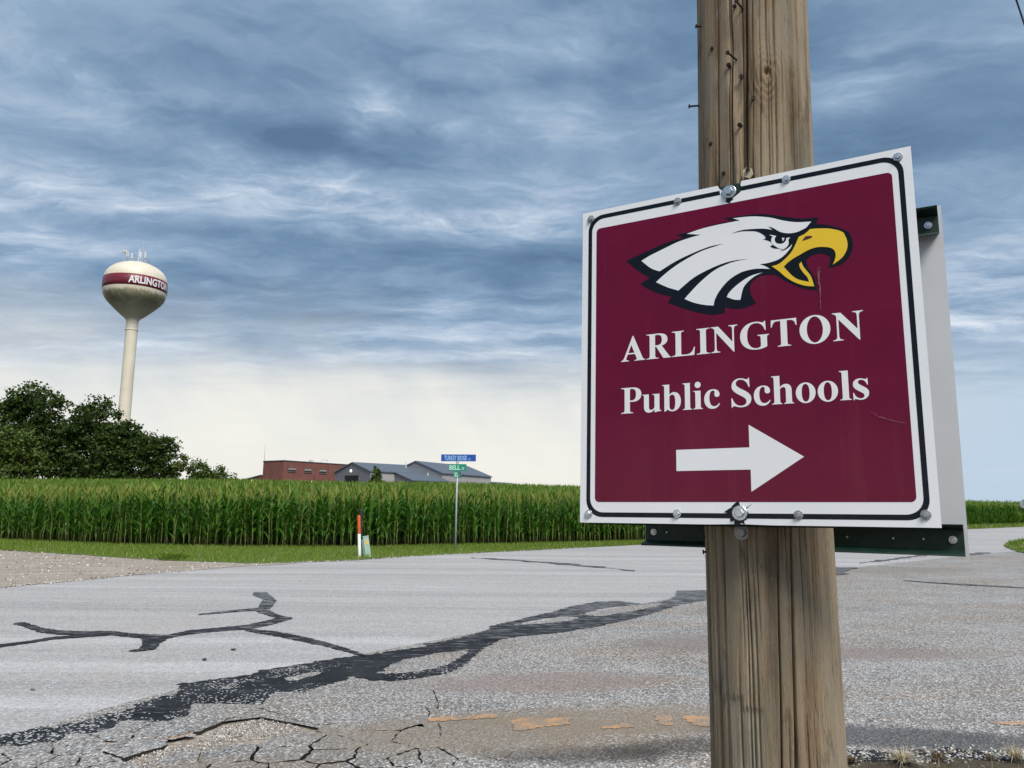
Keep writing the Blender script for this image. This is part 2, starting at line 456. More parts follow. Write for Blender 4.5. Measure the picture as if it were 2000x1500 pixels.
M['tassel'] = leafy('corn tassels', (.28, .29, .07), (.46, .44, .13), .25)
M['tree_dark'] = leafy('dark tree leaves', (.018, .043, .008), (.075, .115, .018), .25)
M['tree_mid'] = leafy('mid green tree leaves', (.055, .095, .016), (.13, .18, .035), .25)
M['bark'] = plain('tree bark', (.06, .048, .036), .95, 0, .4, 3)
M['steel_cream'] = None

# ------------------------------------------------------------------ measured outlines (sign face in mm, ground marks in metres)
EAGLE_BLACK = [(-200.6, 189.5, 1), (-181.1, 195.2), (-147.9, 204.9), (-117.9, 212.7), (-86.5, 216.4, 1), (-101.7, 224.4, 1), (-76.2, 225.0), (-49.9, 228.5), (-26.4, 231.4), (3.5, 232.0, 1), (-13.4, 240.2, 1), (10.5, 238.5), (33.0, 237.4), (55.1, 234.5), (76.6, 227.8), (95.6, 220.5), (116.4, 214.0), (132.9, 211.2), (148.3, 210.1, 1), (142.6, 198.9, 1), (156.7, 195.1), (170.5, 189.0), (184.0, 181.5), (193.1, 174.6, 1), (197.1, 161.5), (198.1, 151.3), (195.2, 139.5), (189.2, 129.4), (180.0, 122.1), (169.9, 118.6), (158.0, 118.2, 1), (161.4, 127.3), (161.8, 135.1), (157.1, 141.5), (148.2, 144.9), (138.1, 144.8), (129.8, 142.3), (124.9, 137.4), (124.3, 132.3, 1), (127.0, 123.9), (132.6, 112.8), (137.4, 98.6), (139.6, 81.9, 1), (121.2, 86.4), (105.1, 95.1), (88.9, 105.9), (73.6, 119.1, 1), (59.7, 121.0), (48.9, 120.8), (37.9, 116.0), (31.1, 107.7), (29.6, 97.4), (32.5, 85.4), (39.3, 73.3, 1), (27.6, 68.7), (12.2, 66.5), (-3.3, 68.6), (-14.4, 73.8, 1), (-15.1, 62.6, 1), (-30.5, 61.1), (-44.2, 63.3), (-67.2, 70.6), (-90.7, 80.8), (-119.3, 95.6, 1), (-111.4, 106.0, 1), (-136.3, 115.2), (-156.1, 126.7), (-172.4, 138.7, 1), (-152.9, 148.8, 1), (-173.6, 163.4)]
EAGLE_WHITE = [[(-169.6, 184.4, 1), (-153.1, 191.8), (-123.0, 201.8), (-98.3, 209.5), (-74.0, 213.8), (-54.9, 215.8, 1), (-81.1, 222.4, 1), (-54.7, 226.9), (-26.5, 229.0), (-3.4, 229.5), (17.1, 229.9, 1), (3.7, 236.2, 1), (26.2, 234.6), (46.1, 231.4), (70.0, 224.3), (91.1, 214.7), (112.0, 207.9), (135.7, 204.4, 1), (126.0, 194.0, 1), (113.0, 183.7), (106.3, 173.3), (103.5, 170.3, 1), (99.4, 162.2), (90.8, 153.1), (82.3, 147.1), (73.9, 144.3), (60.5, 142.3), (47.5, 142.3, 1), (56.0, 137.7), (64.8, 130.9, 1), (49.4, 134.1), (34.1, 135.1), (14.2, 132.1), (-6.3, 121.5), (-22.6, 105.0), (-31.7, 89.6), (-34.7, 78.2, 1), (-53.0, 82.3), (-71.6, 89.1), (-87.3, 97.8, 1), (-77.1, 108.0), (-56.8, 126.3), (-30.8, 144.0), (-5.5, 152.4), (12.6, 154.7), (30.4, 154.8, 1), (8.2, 156.4), (-14.5, 154.4), (-42.3, 146.8), (-70.7, 135.0), (-98.5, 115.4, 1), (-119.0, 124.6), (-141.0, 137.7, 1), (-128.5, 147.6), (-108.7, 160.6), (-84.3, 172.7), (-53.2, 184.2), (-13.6, 191.2, 1), (-34.3, 190.7), (-55.5, 186.8), (-84.2, 178.9), (-108.6, 170.0), (-133.9, 157.9, 1), (-150.8, 166.8)], [(-11.0, 91.0, 1), (-5.8, 99.0), (5.7, 109.1), (22.6, 119.5), (36.0, 124.5), (52.4, 126.6, 1), (39.2, 122.1), (26.9, 113.5), (18.1, 102.6), (12.7, 82.3, 1), (1.6, 84.5)]]
EAGLE_MASK = [[(0.6, 208.0, 1), (18.8, 210.7), (36.6, 209.5), (53.7, 207.0), (64.9, 203.9), (72.1, 200.6, 1), (65.1, 209.1, 1), (73.3, 204.2), (81.5, 197.2), (89.6, 192.7), (100.5, 189.7), (111.4, 189.8), (122.4, 193.1), (138.6, 199.7, 1), (125.4, 181.4, 1), (114.6, 171.8, 1), (103.5, 170.3, 1), (98.4, 165.4), (91.1, 161.4), (81.7, 159.7, 1), (89.0, 162.4), (94.7, 166.1), (97.0, 171.2), (97.5, 174.4, 1), (91.6, 173.6), (83.1, 173.9), (74.7, 176.6), (68.7, 179.3, 1), (61.3, 184.0), (54.7, 186.8, 1), (59.3, 187.4, 1), (58.8, 191.3), (53.3, 197.5), (45.0, 203.1), (36.4, 205.7), (18.7, 208.5)]]
EAGLE_EYE = [[(65.6, 193.3, 1), (71.2, 191.4), (77.8, 188.7, 1), (75.4, 186.0), (74.7, 181.9), (76.2, 177.3), (80.6, 173.8), (86.1, 173.1), (90.5, 174.8), (93.4, 178.5), (94.1, 182.0, 1), (100.7, 182.0, 1), (97.4, 178.4), (97.6, 171.7), (94.6, 166.2), (88.9, 162.3, 1), (80.3, 166.3), (71.6, 173.9), (69.1, 179.5), (69.2, 184.7), (71.6, 188.6, 1)], [(86.8, 184.0, 1), (91.4, 182.5, 1), (88.1, 177.0, 1)]]
EAGLE_LID = [[(66.3, 172.1, 1), (72.7, 173.4), (78.2, 170.9), (85.9, 169.8), (93.2, 172.5, 1), (89.7, 168.3), (83.6, 165.7), (75.8, 166.1), (70.3, 168.6)]]
EAGLE_BEAK = [(114.4, 180.6, 1), (124.5, 184.3), (133.0, 191.1, 1), (146.3, 189.7), (162.3, 186.5), (176.1, 181.1), (184.7, 175.5, 1), (189.0, 163.0), (189.9, 151.6), (186.8, 141.0), (179.4, 131.1), (165.6, 122.2, 1), (169.3, 130.5), (171.0, 139.2), (168.4, 147.9), (160.7, 153.4), (144.8, 156.8), (130.4, 154.8), (115.7, 148.6), (103.0, 142.7), (94.4, 137.2), (87.8, 130.9, 1), (93.8, 122.4), (101.7, 112.0), (111.7, 104.1), (127.2, 97.9, 1), (125.1, 106.1), (118.4, 116.2), (113.7, 126.1), (113.3, 131.8), (116.6, 135.4, 1), (118.9, 127.5), (123.7, 119.2), (130.7, 107.0), (135.1, 88.9, 1), (121.4, 92.0), (105.3, 100.0), (91.2, 111.3), (79.1, 124.7), (67.8, 135.3, 1), (79.6, 137.3), (90.4, 144.8), (101.4, 155.6), (108.6, 168.3)]
EAGLE_NOSTRIL = [(119.3, 172.0, 1), (123.9, 178.1), (126.6, 179.4), (134.1, 178.6), (135.9, 176.8), (133.9, 174.8), (126.9, 173.4)]
TAR_BAND = [(-3.589, 5.509), (-3.507, 5.605), (-3.359, 5.767), (-3.133, 5.933), (-3.065, 6.128), (-2.924, 6.312), (-3.001, 6.456), (-2.95, 6.514), (-2.893, 6.709), (-2.816, 6.772), (-2.833, 6.929), (-2.931, 7.159), (-2.806, 7.233), (-2.62, 7.383), (-2.421, 7.525), (-2.418, 7.721), (-2.197, 7.91), (-1.921, 8.229), (-1.604, 8.486), (-1.506, 8.546), (-1.258, 8.788), (-0.941, 9.073), (-1.003, 9.212), (-0.749, 9.425), (-0.482, 9.87), (-0.266, 10.322), (-0.26, 10.594), (0.026, 10.989), (0.262, 11.391), (0.646, 11.985), (0.939, 12.589), (1.47, 13.272), (1.832, 13.406), (2.178, 12.996), (2.582, 13.343), (2.934, 14.063), (3.173, 15.063), (3.758, 15.141), (4.335, 15.659), (3.854, 13.943), (3.269, 13.471), (2.779, 12.981), (2.371, 12.268), (1.638, 11.17), (1.08, 10.508), (0.815, 10.245), (0.487, 9.993), (0.176, 9.826), (-0.098, 9.567), (-0.277, 9.051), (-0.353, 8.662), (-0.47, 8.038), (-0.569, 7.73), (-0.813, 7.457), (-1.059, 7.324), (-1.284, 7.332), (-1.47, 7.511), (-1.553, 7.282), (-1.744, 6.951), (-1.753, 6.901), (-1.785, 6.483), (-1.874, 6.398), (-2.018, 6.448), (-2.163, 6.335), (-2.349, 6.099), (-2.447, 5.952), (-2.576, 5.834), (-2.671, 5.712), (-2.736, 5.741), (-2.98, 5.545), (-3.195, 5.402), (-3.353, 5.371), (-3.435, 5.283)]
TAR_HOLES = [[(-1.252, 7.633), (-1.178, 8.11), (-1.012, 8.433), (-0.777, 8.691), (-0.456, 8.919), (-0.502, 8.565), (-0.602, 8.153), (-0.779, 7.852), (-0.993, 7.66)], [(0.053, 10.681), (0.312, 11.08), (0.74, 11.519), (1.034, 11.494), (0.826, 11.088), (0.444, 10.826)], [(1.023, 11.702), (1.475, 12.451), (1.876, 12.771), (2.532, 13.177), (2.324, 12.698), (1.762, 12.005), (1.337, 11.552)], [(-2.057, 7.366), (-2.01, 7.555), (-1.832, 7.718), (-1.791, 7.656), (-1.841, 7.485), (-1.959, 7.312)], [(-2.555, 7.056), (-2.448, 7.087), (-2.409, 7.021), (-2.507, 6.992)]]
TAR_LINES = [[(-5.598, 8.673), (-5.59, 8.777), (-5.449, 9.024), (-5.307, 9.297), (-5.074, 9.441), (-4.806, 9.617), (-4.375, 9.437), (-4.04, 9.404), (-3.913, 9.713), (-3.673, 9.936), (-3.331, 10.12), (-3.168, 10.483), (-3.081, 10.83), (-3.031, 11.06), (-3.06, 11.16), (-3.239, 11.32), (-3.315, 10.904), (-3.465, 10.49), (-3.781, 10.209), (-4.039, 9.998), (-4.152, 9.648), (-4.503, 9.709), (-4.897, 9.795), (-5.185, 9.637), (-5.407, 9.462), (-5.549, 9.178), (-5.719, 8.965), (-5.726, 8.853)], [(-6.487, 10.404), (-6.201, 10.179), (-5.778, 9.784), (-5.46, 9.625), (-5.177, 9.625), (-4.852, 9.705), (-4.422, 9.534), (-4.49, 9.683), (-4.957, 9.913), (-5.319, 9.882), (-5.636, 9.934), (-5.985, 10.15), (-6.417, 10.548), (-6.533, 10.477)], [(-3.149, 11.147), (-3.587, 11.847), (-3.735, 12.033), (-3.632, 11.984), (-3.837, 13.022), (-4.379, 14.225), (-4.609, 14.222), (-4.462, 13.747), (-4.098, 13.174), (-3.95, 12.894), (-4.086, 13.082), (-3.763, 11.757), (-3.452, 11.329), (-3.091, 10.898)], [(-4.435, 11.329), (-4.166, 11.573), (-4.01, 11.723), (-3.762, 11.854), (-3.854, 12.128), (-4.079, 11.913), (-4.23, 11.739), (-4.478, 11.435)], [(-3.317, 9.995), (-2.801, 9.612), (-2.384, 9.256), (-2.045, 8.967), (-1.734, 8.634), (-1.517, 8.415), (-1.529, 8.507), (-1.761, 8.81), (-2.09, 9.204), (-2.459, 9.584), (-2.891, 9.944), (-3.378, 10.186)], [(-4.124, 8.59), (-4.05, 8.758), (-4.217, 9.193), (-4.471, 9.594), (-4.316, 9.679), (-4.112, 9.611), (-3.995, 9.273), (-3.994, 9.134), (-3.862, 8.724), (-3.973, 8.637)], [(-1.183, 23.485), (0.04, 22.648), (1.155, 21.459), (2.151, 20.324), (3.043, 19.274), (3.092, 19.572), (2.213, 20.86), (1.191, 22.059), (0.042, 22.978), (-1.196, 23.751)], [(9.968, 22.464), (11.169, 23.605), (12.548, 24.961), (13.537, 26.034), (14.413, 26.717), (14.752, 26.175), (15.426, 26.447), (16.439, 27.373), (17.151, 27.988), (17.443, 28.463), (17.137, 28.534), (16.196, 27.76), (16.155, 28.632), (15.531, 28.779), (14.072, 27.072), (12.876, 25.62), (11.405, 24.108), (10.067, 22.689)], [(8.653, 17.371), (9.051, 16.865), (9.485, 16.488), (9.984, 16.262), (10.475, 15.936), (10.576, 16.086), (10.082, 16.419), (9.628, 16.731), (9.168, 17.077), (8.722, 17.506)], [(8.059, 20.297), (8.63, 20.958), (9.242, 21.018), (8.52, 19.881), (7.899, 18.764), (7.413, 18.14), (7.224, 18.218)], [(-3.161, 8.225), (-3.123, 8.245), (-3.089, 8.173), (-3.124, 8.153)], [(-3.064, 8.769), (-3.003, 8.793), (-2.978, 8.72), (-3.035, 8.718)], [(-4.105, 6.899), (-4.06, 6.9), (-4.037, 6.863), (-4.074, 6.862)]]
PAINT = [[(-0.626, 6.09), (-0.479, 6.173), (-0.293, 6.207), (-0.09, 6.23), (-0.096, 6.139), (-0.348, 6.081), (-0.603, 6.019)], [(0.02, 6.064), (0.098, 6.15), (0.252, 6.115), (0.472, 6.161), (0.442, 5.968), (0.198, 5.883), (0.108, 5.804), (0.035, 5.812)], [(0.677, 5.922), (0.869, 6.007), (0.913, 5.903), (0.67, 5.855)], [(1.114, 6.266), (1.251, 6.241), (1.202, 5.963), (1.108, 5.987)], [(1.315, 6.243), (1.499, 6.219), (1.602, 6.194), (1.529, 5.92), (1.349, 5.983)], [(-2.69, 5.434), (-2.461, 5.559), (-2.212, 5.699), (-2.169, 5.616), (-2.427, 5.461), (-2.611, 5.398)], [(3.618, 6.121), (3.782, 6.162), (4.015, 6.185), (3.91, 6.028), (3.645, 6.071)]]
POT = [(-2.143, 5.714), (-2.07, 6.001), (-1.93, 6.222), (-1.764, 6.217), (-1.6, 6.024), (-1.484, 5.842), (-1.624, 5.664), (-1.831, 5.576), (-1.977, 5.414), (-1.952, 5.23), (-2.089, 5.174), (-2.22, 5.019), (-2.367, 5.048), (-2.417, 5.291), (-2.306, 5.406), (-2.17, 5.507)]
CRACKED = [(-3.489, 5.182), (-2.987, 5.438), (-2.739, 5.763), (-2.322, 6.079), (-1.969, 6.292), (-1.613, 6.157), (-1.311, 6.026), (-0.85, 5.753), (-0.48, 6.091), (-0.318, 5.646), (-0.113, 5.266), (0.05, 5.026), (0.192, 4.646), (-0.769, 4.233), (-1.809, 4.213), (-2.985, 4.322)]
HAIR = [[(-0.666, 6.997), (-0.627, 6.782), (-0.583, 6.583), (-0.572, 6.397), (-0.565, 6.394), (-0.577, 6.588), (-0.622, 6.793), (-0.661, 7.007)], [(-0.676, 6.447), (-0.617, 6.27), (-0.618, 6.133), (-0.611, 6.125), (-0.611, 6.277), (-0.672, 6.463)], [(-0.527, 5.991), (-0.482, 5.738), (-0.486, 5.549), (-0.456, 5.372), (-0.451, 5.249), (-0.445, 5.246), (-0.45, 5.373), (-0.48, 5.548), (-0.476, 5.738), (-0.522, 5.997)], [(-0.701, 5.93), (-0.64, 5.732), (-0.619, 5.5), (-0.614, 5.499), (-0.635, 5.736), (-0.697, 5.941)], [(-3.079, 5.125), (-3.009, 5.195), (-2.88, 5.228), (-2.822, 5.288), (-2.835, 5.309), (-2.889, 5.242), (-3.02, 5.212), (-3.088, 5.139)], [(-2.784, 4.956), (-2.847, 5.097), (-2.85, 5.218), (-2.862, 5.233), (-2.858, 5.109), (-2.795, 4.964)]]
NAILS = [(-2.1281, 2.5505), (-1.9872, 2.5402), (-2.9456, 2.5541), (-2.5841, 2.4809), (-2.1323, 2.4407), (-2.2593, 2.4316), (-2.0547, 2.3994), (-1.885, 2.3505), (-2.0673, 2.3057), (-3.107, 2.3931), (-2.6463, 2.2856), (-2.3761, 2.2154), (-1.9645, 2.2114), (-1.5437, 2.4464), (-3.1214, 1.5453), (-3.091, 1.517)]
LAG = (-2.2404, 1.5551)
SHAVE = (-2.6353, 1.2026)
VERGE_EDGE = [(-0.229, 4.0), (0.89, 4.661), (1.588, 5.016), (2.097, 5.18), (2.341, 5.286), (2.588, 5.251), (2.88, 5.361), (3.122, 5.315), (3.365, 5.28), (4.456, 5.432)]
RGRASS = [(20.777, 32.924), (23.435, 36.84), (25.495, 39.255), (30.463, 43.786), (35.177, 44.67), (16.887, 21.567), (17.477, 25.22), (18.672, 28.527), (19.507, 30.547)]
LANE = [(-36.182, 36.933), (-22.388, 28.637), (-16.479, 25.337), (-13.655, 23.882), (-11.039, 22.385), (-9.02, 21.41), (-6.97, 20.714), (-5.974, 20.997), (-4.321, 22.324), (-6.691, 19.896), (-8.028, 17.738), (-8.803, 16.032), (-9.439, 14.629), (-9.957, 12.885), (-10.674, 11.082)]
EDGE = [(-10.957, 9.025), (-10.769, 11.178), (-10.061, 13.016), (-9.439, 14.629), (-8.803, 16.032), (-8.028, 17.738), (-6.856, 20.379), (-5.536, 21.412), (-4.321, 22.324), (-3.084, 23.986), (-1.776, 25.374), (0.046, 26.981), (2.616, 29.551), (5.312, 32.192), (9.546, 36.263), (17.213, 43.638), (34.306, 58.956), (45.133, 68.625), (63.774, 84.291)]
APRON_LINE = [(-5.195, 4.417), (-4.066, 5.021), (-3.606, 5.444), (-3.478, 5.561), (-3.206, 6.225), (-2.861, 6.984), (-2.244, 7.732), (-1.528, 8.665), (0.026, 10.626), (1.446, 12.214), (3.556, 14.713), (5.698, 17.449), (8.545, 20.43), (12.675, 24.225), (18.28, 29.083), (23.142, 32.119), (34.027, 37.088)]
TUFTS = [(2.468, 5.112), (3.203, 5.158), (2.142, 5.104), (2.723, 5.185), (3.069, 5.203)]
SCRATCH = [[(142.2, 122.3), (141.9, 114.6), (141.1, 107.6), (141.9, 99.3), (141.9, 91.3), (143.1, 91.1), (143.8, 99.2), (142.9, 107.4), (143.1, 114.5), (142.6, 122.2)], [(145.2, 121.8), (144.8, 114.2), (143.0, 108.4), (142.8, 97.2), (143.5, 86.9), (142.9, 79.9), (143.8, 70.8), (144.7, 70.7), (145.0, 79.8), (144.7, 86.9), (144.2, 97.1), (144.3, 108.1), (145.6, 114.0), (145.6, 121.7)], [(142.6, 71.7), (143.0, 61.0), (143.4, 46.8), (143.8, 46.8), (143.9, 60.9), (143.7, 71.6)], [(207.1, -127.4), (219.7, -136.4), (238.8, -143.9), (256.9, -148.8), (257.0, -148.3), (239.0, -143.2), (220.0, -135.7), (207.4, -126.9)]]
CORN_WEED = (-7.31, 27.18)

# ------------------------------------------------------------------ ground, roads, verges
CORN_X = [-120, -60, -40, -19.94, -13.8, -9.4, -5.4, -2.07, 2.85, 5.6, 37.9, 50.8, 90, 200]
CORN_Y = [62, 44, 38, 30.6, 27.9, 27.2, 27.8, 29.6, 32.2, 33.9, 65.2, 77.2, 114, 215]
def yb(x): return np.interp(x, CORN_X, CORN_Y)
def ground_z(x, y):
    """the field climbs gently behind its front rows"""
    x = np.asarray(x, float); y = np.asarray(y, float)
    s = np.clip((y - yb(x) - 2) / 86, 0, 1)
    return np.interp(x / np.maximum(y, 1), [-.67, -.35, -.2, .07, .6], [3.15, 2.9, 2.4, 2.3, .9]) * s * s * (3 - 2 * s)
def grid(xs, ys, zf):
    X, Y = np.meshgrid(xs, ys); Z = zf(X, Y)
    nx, ny = len(xs), len(ys)
    v = np.stack([X, Y, Z], -1).reshape(-1, 3)
    f = [(j * nx + i, j * nx + i + 1, (j + 1) * nx + i + 1, (j + 1) * nx + i) for j in range(ny - 1) for i in range(nx - 1)]
    return v, f
gx = np.concatenate([[-4000, -1500, -600, -300], np.arange(-200, 201, 8), [300, 600, 1500, 4000]])
gy = np.concatenate([[-600, -200, -60], np.arange(-20, 200, 5), [220, 260, 320, 420, 600, 1000, 2000, 5000]])
gv, gf = grid(gx, gy, lambda X, Y: ground_z(X, Y) - .045)
ground = tag(link('ground', mesh('ground', gv, gf, M['soil'], smooth=True)), kind='structure')

road_poly = list(EDGE) + [(140, 100), (140, APRON_LINE[-1][1])] + list(APRON_LINE[::-1]) + [(-40, 4)]
v, f = flat_poly(road_poly)
road = tag(link('road', mesh('road', v, f, M['road'])), kind='structure')
ap_poly = list(APRON_LINE) + [(140, APRON_LINE[-1][1]), (140, -30), (-40, -30), (-40, 4)]
def shrink(poly, d):
    c = sum((Vector(p) for p in poly), Vector((0, 0))) / len(poly)
    return [tuple(Vector(p) + (c - Vector(p)).normalized() * d) for p in poly]
crack_in = shrink(CRACKED, .20)
v, f = flat_poly(ap_poly, [crack_in])
side_road = tag(link('side_road', mesh('side_road', v, f, M['apron'])), kind='structure')
lane = tag(link('gravel_lane', mesh('gravel_lane', *flat_poly(ragged(LANE, .5, .25, 3), z=.006), M['gravel'])), kind='structure')

# grass verge between road and corn
front = np.array(LANE[:9] + EDGE[9:])
front = front[np.argsort(front[:, 0])]
def yf(x): return np.minimum(np.interp(x, front[:, 0], front[:, 1]), yb(x) - 1.2)
xs = np.concatenate([np.arange(-45, 20, .25), np.arange(20, 75, .8)])
rows = np.linspace(0, 1, 9)
wob = np.array([noise.noise(Vector((x * 1.7, 3.3, 0))) * .22 for x in xs])
V = []
for r in rows:
    y = (yf(xs) + wob) * (1 - r) + (yb(xs) + 1.6) * r
    z = (.012 if r == 0 else .05) + np.array([.03 * noise.noise(Vector((a * .8, b * .8, 0))) for a, b in zip(xs, y)]) * (r > 0)
    V.append(np.stack([xs, y, z], -1))
V = np.concatenate(V); nx = len(xs)
F = [(j * nx + i, j * nx + i + 1, (j + 1) * nx + i + 1, (j + 1) * nx + i) for j in range(8) for i in range(nx - 1)]
verge = tag(link('grass_verge', mesh('grass_verge', V, F, M['turf'], smooth=True)), kind='structure')
isl = tag(link('grass_verge', mesh('grass_verge', *flat_poly(ragged(RGRASS, .4, .3, 5), z=.03), M['turf'])), kind='structure')
# dirt verge the pole stands on
dv = ragged(VERGE_EDGE, .10, .5, 9)[:-1]
dv = [p for p in dv if p[1] > 1.0]
i0 = max(range(len(dv)), key=lambda i: dv[i][0])
dv = dv[:i0 + 1]
dirt_poly = dv + [(9, 5.2), (30, 4), (30, -20), (-30, -20), (-30, -2), (-4, 2.6), (-1.4, 3.6)]
def dirt_mesh():
    bm = bmesh.new()
    v, f = flat_poly(dirt_poly, z=.014)
    vs = [bm.verts.new(p) for p in v]
    for q in f:
        try: bm.faces.new([vs[i] for i in q])
        except ValueError: pass
    me = bpy.data.meshes.new('dirt_verge'); bm.to_mesh(me); bm.free(); me.materials.append(M['dirt']); return me
dirt = tag(link('dirt_verge', dirt_mesh()), kind='structure')

# tar crack seals, paint marks and hairline cracks lie on the asphalt
link('tar_seal', mesh('tar_seal', *flat_poly(ragged(TAR_BAND, .035, .95, 1), [ragged(h, .04, .8, 2) for h in TAR_HOLES], z=.004), M['tar']), road)
for i, L in enumerate(TAR_LINES):
    far = L[0][1] > 18
    link('tar_seal', mesh('tar_seal', *flat_poly(ragged(L, .3 if far else .035, .5, 20 + i), z=.0075 + .0004 * i), M['tar']), road)
for i, L in enumerate(PAINT):
    link('paint_mark', mesh('paint_mark', *flat_poly(ragged(L, .03, .6, 40 + i), z=.004), M['paint']), side_road)
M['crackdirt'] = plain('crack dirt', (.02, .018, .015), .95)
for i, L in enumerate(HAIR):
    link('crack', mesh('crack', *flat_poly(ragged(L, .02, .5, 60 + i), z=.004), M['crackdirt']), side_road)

# broken asphalt: loose plates with open joints, and a hole down to the gravel
def inside(p, poly):
    x, y = p; r = False
    for i in range(len(poly)):
        (x1, y1), (x2, y2) = poly[i - 1][:2], poly[i][:2]
        if (y1 > y) != (y2 > y) and x < (x2 - x1) * (y - y1) / (y2 - y1) + x1: r = not r
    return r
def clip(poly, m, n):
    out = []
    for i in range(len(poly)):
        a, b = poly[i - 1], poly[i]
        da, db = (a - m).dot(n), (b - m).dot(n)
        if (da <= 0) != (db <= 0): out.append(a.lerp(b, da / (da - db)))
        if db <= 0: out.append(b)
    return out
rr = random.Random(5)
seeds = []
for _ in range(6000):
    p = Vector((rr.uniform(-4.6, 1.2), rr.uniform(3.9, 6.3)))
    dmin = .15 + .22 * abs(noise.noise(Vector((p.x * 1.1, p.y * 1.4, 2))))* 2
    if all((p - q).length > dmin for q in seeds): seeds.append(p)
nplate = 0
CRACK_OUT = shrink(CRACKED, -.16)
for s in seeds:
    if not inside(s, CRACK_OUT) or inside(s, POT): continue
    cell = [s + Vector(q) for q in ((-.6, -.6), (.6, -.6), (.6, .6), (-.6, .6))]
    for q in sorted(seeds, key=lambda q: (q - s).length_squared)[1:16]:
        cell = clip(cell, (s + q) / 2, (q - s).normalized())
    if len(cell) < 3: continue
    gap = rr.uniform(.004, .008) + .012 * max(0, 1 - (s - Vector((-1.25, 5.25))).length / .75) * rr.uniform(.5, 1)
    cc = sum(cell, Vector((0, 0))) / len(cell)
    base = [p + (cc - p).normalized() * gap for p in cell]
    ring = [Vector(p) for p in ragged([tuple(p) for p in base], .035, .32, rr.randint(0, 9999))]
    n = len(ring); zt = .004 + rr.uniform(0, .006); tl = Vector((rr.uniform(-.02, .02), rr.uniform(-.02, .02)))
    vv = [(p.x - s.x, p.y - s.y, -.04) for p in ring] + [(p.x - s.x, p.y - s.y, zt - .005 + tl.dot(p - s)) for p in ring]
    ins = [p + (cc - p).normalized() * .007 for p in ring]
    vv += [(p.x - s.x, p.y - s.y, zt + tl.dot(p - s)) for p in ins]
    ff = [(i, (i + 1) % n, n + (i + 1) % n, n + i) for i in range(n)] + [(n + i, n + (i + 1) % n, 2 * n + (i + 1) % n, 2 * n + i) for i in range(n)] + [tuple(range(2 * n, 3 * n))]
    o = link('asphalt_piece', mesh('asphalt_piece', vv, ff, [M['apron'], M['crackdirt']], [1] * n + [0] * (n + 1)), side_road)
    o.location = (s.x, s.y, 0); nplate += 1
potv, potf = flat_poly(ragged(shrink(POT, -.22), .08, .5, 8), z=-.022)
link('gravel_bed', mesh('gravel_bed', potv, potf, M['gravel']), side_road)

# loose stones
OCT_V = np.array([(1, 0, 0), (-1, 0, 0), (0, 1, 0), (0, -1, 0), (0, 0, .8), (0, 0, -.8), (.6, .6, .35), (-.6, .55, -.3)]) * 1.0
OCT_F = [(0, 2, 4), (2, 1, 4), (1, 3, 4), (3, 0, 4), (2, 0, 5), (1, 2, 5), (3, 1, 5), (0, 3, 5)]
def stones(name, pts, z, smin, smax):
    n = len(pts)
    A = rng.normal(size=(n, 3, 3)) * .22 + np.eye(3)
    sz = smin + (smax - smin) * rng.random(n) ** 2.5
    Mx = np.einsum('nij,njk->nik', rotz(rng.random(n) * 6.28), A) * sz[:, None, None]
    T = np.column_stack([pts, z + sz * .25])
    V, L, S, Cn, Mi = scatter(name, OCT_V[:6], OCT_F, [0] * 8, Mx, T, None)
    return tag(link(name, bigmesh(name, V, L, S, Cn, [M['stone']])), kind='stuff')
def sample(poly, n, xr, yr):
    out = []
    while len(out) < n:
        p = (rng.uniform(*xr), rng.uniform(*yr))
        if inside(p, poly): out.append(p)
    return np.array(out)
stones('gravel', sample(POT, 2600, (-4, 1), (4, 7)), -.02, .003, .012)
lp = sample(LANE, 2600, (-22, -4), (13, 27))
stones('gravel', lp, .004, .008, .040)
# crumbled edge of the asphalt along the dirt verge
e = np.array([dv[i] for i in rng.integers(0, len(dv), 3600)]) + rng.normal(size=(3600, 2)) * np.array([.05, .07])
stones('gravel', e[e[:, 0] > -1.5], .014, .003, .015)
link('crumbled_edge', mesh('crumbled_edge', *flat_poly(ragged([(p[0] + .02, p[1] + .09 + .05 * noise.noise(Vector((p[0] * 3, 1, 0)))) for p in dv] + [(p[0], p[1] - .12) for p in dv[::-1]], .04, .5, 77), z=.018), M['tar']), side_road)
bx_ = np.array([(a, b) for a, b in zip(*[np.interp(np.linspace(0, 1, 1400), np.linspace(0, 1, 13), np.array(q)) for q in zip(*EDGE[:13])])])
stones('gravel', bx_ + rng.normal(size=bx_.shape) * .09, .004, .008, .026)

stones('gravel', sample(dirt_poly, 1500, (-3, 6), (.6, 5.4)), .010, .003, .014)
# grass
def blades(name, pts, z, h0, h1, wid, mats, lean=.45, midx=None):
    n = len(pts)
    TV = np.array([(-.5, 0, 0), (.5, 0, 0), (.32, .12, .55), (-.32, .12, .55), (0, .45, 1.0)])
    TF = [(0, 1, 2, 3), (3, 2, 4)]
    h = h0 + (h1 - h0) * rng.random(n)
    S = np.zeros((n, 3, 3)); S[:, 0, 0] = wid * (.7 + .6 * rng.random(n)); S[:, 1, 1] = h * lean * 2 * rng.random(n); S[:, 2, 2] = h
    Mx = np.einsum('nij,njk->nik', rotz(rng.random(n) * 6.28), S)
    V, L, St, Cn, Mi = scatter(name, TV, TF, [0, 0], Mx, np.column_stack([pts, np.broadcast_to(z, n)]), None)
    if midx is not None: Mi = np.repeat(midx, 2)
    return tag(link(name, bigmesh(name, V, L, St, Cn, mats, Mi)), kind='stuff')
n = 60000
gxs = rng.uniform(-24, 16, n); fr = rng.random(n); gys = yf(gxs) + (yb(gxs) + .5 - yf(gxs)) * fr - .04
blades('grass', np.column_stack([gxs, gys]), .04, .05, .13, .016, [M['grass'], M['straw']], midx=(rng.random(n) < .05).astype(int))
n = 9000
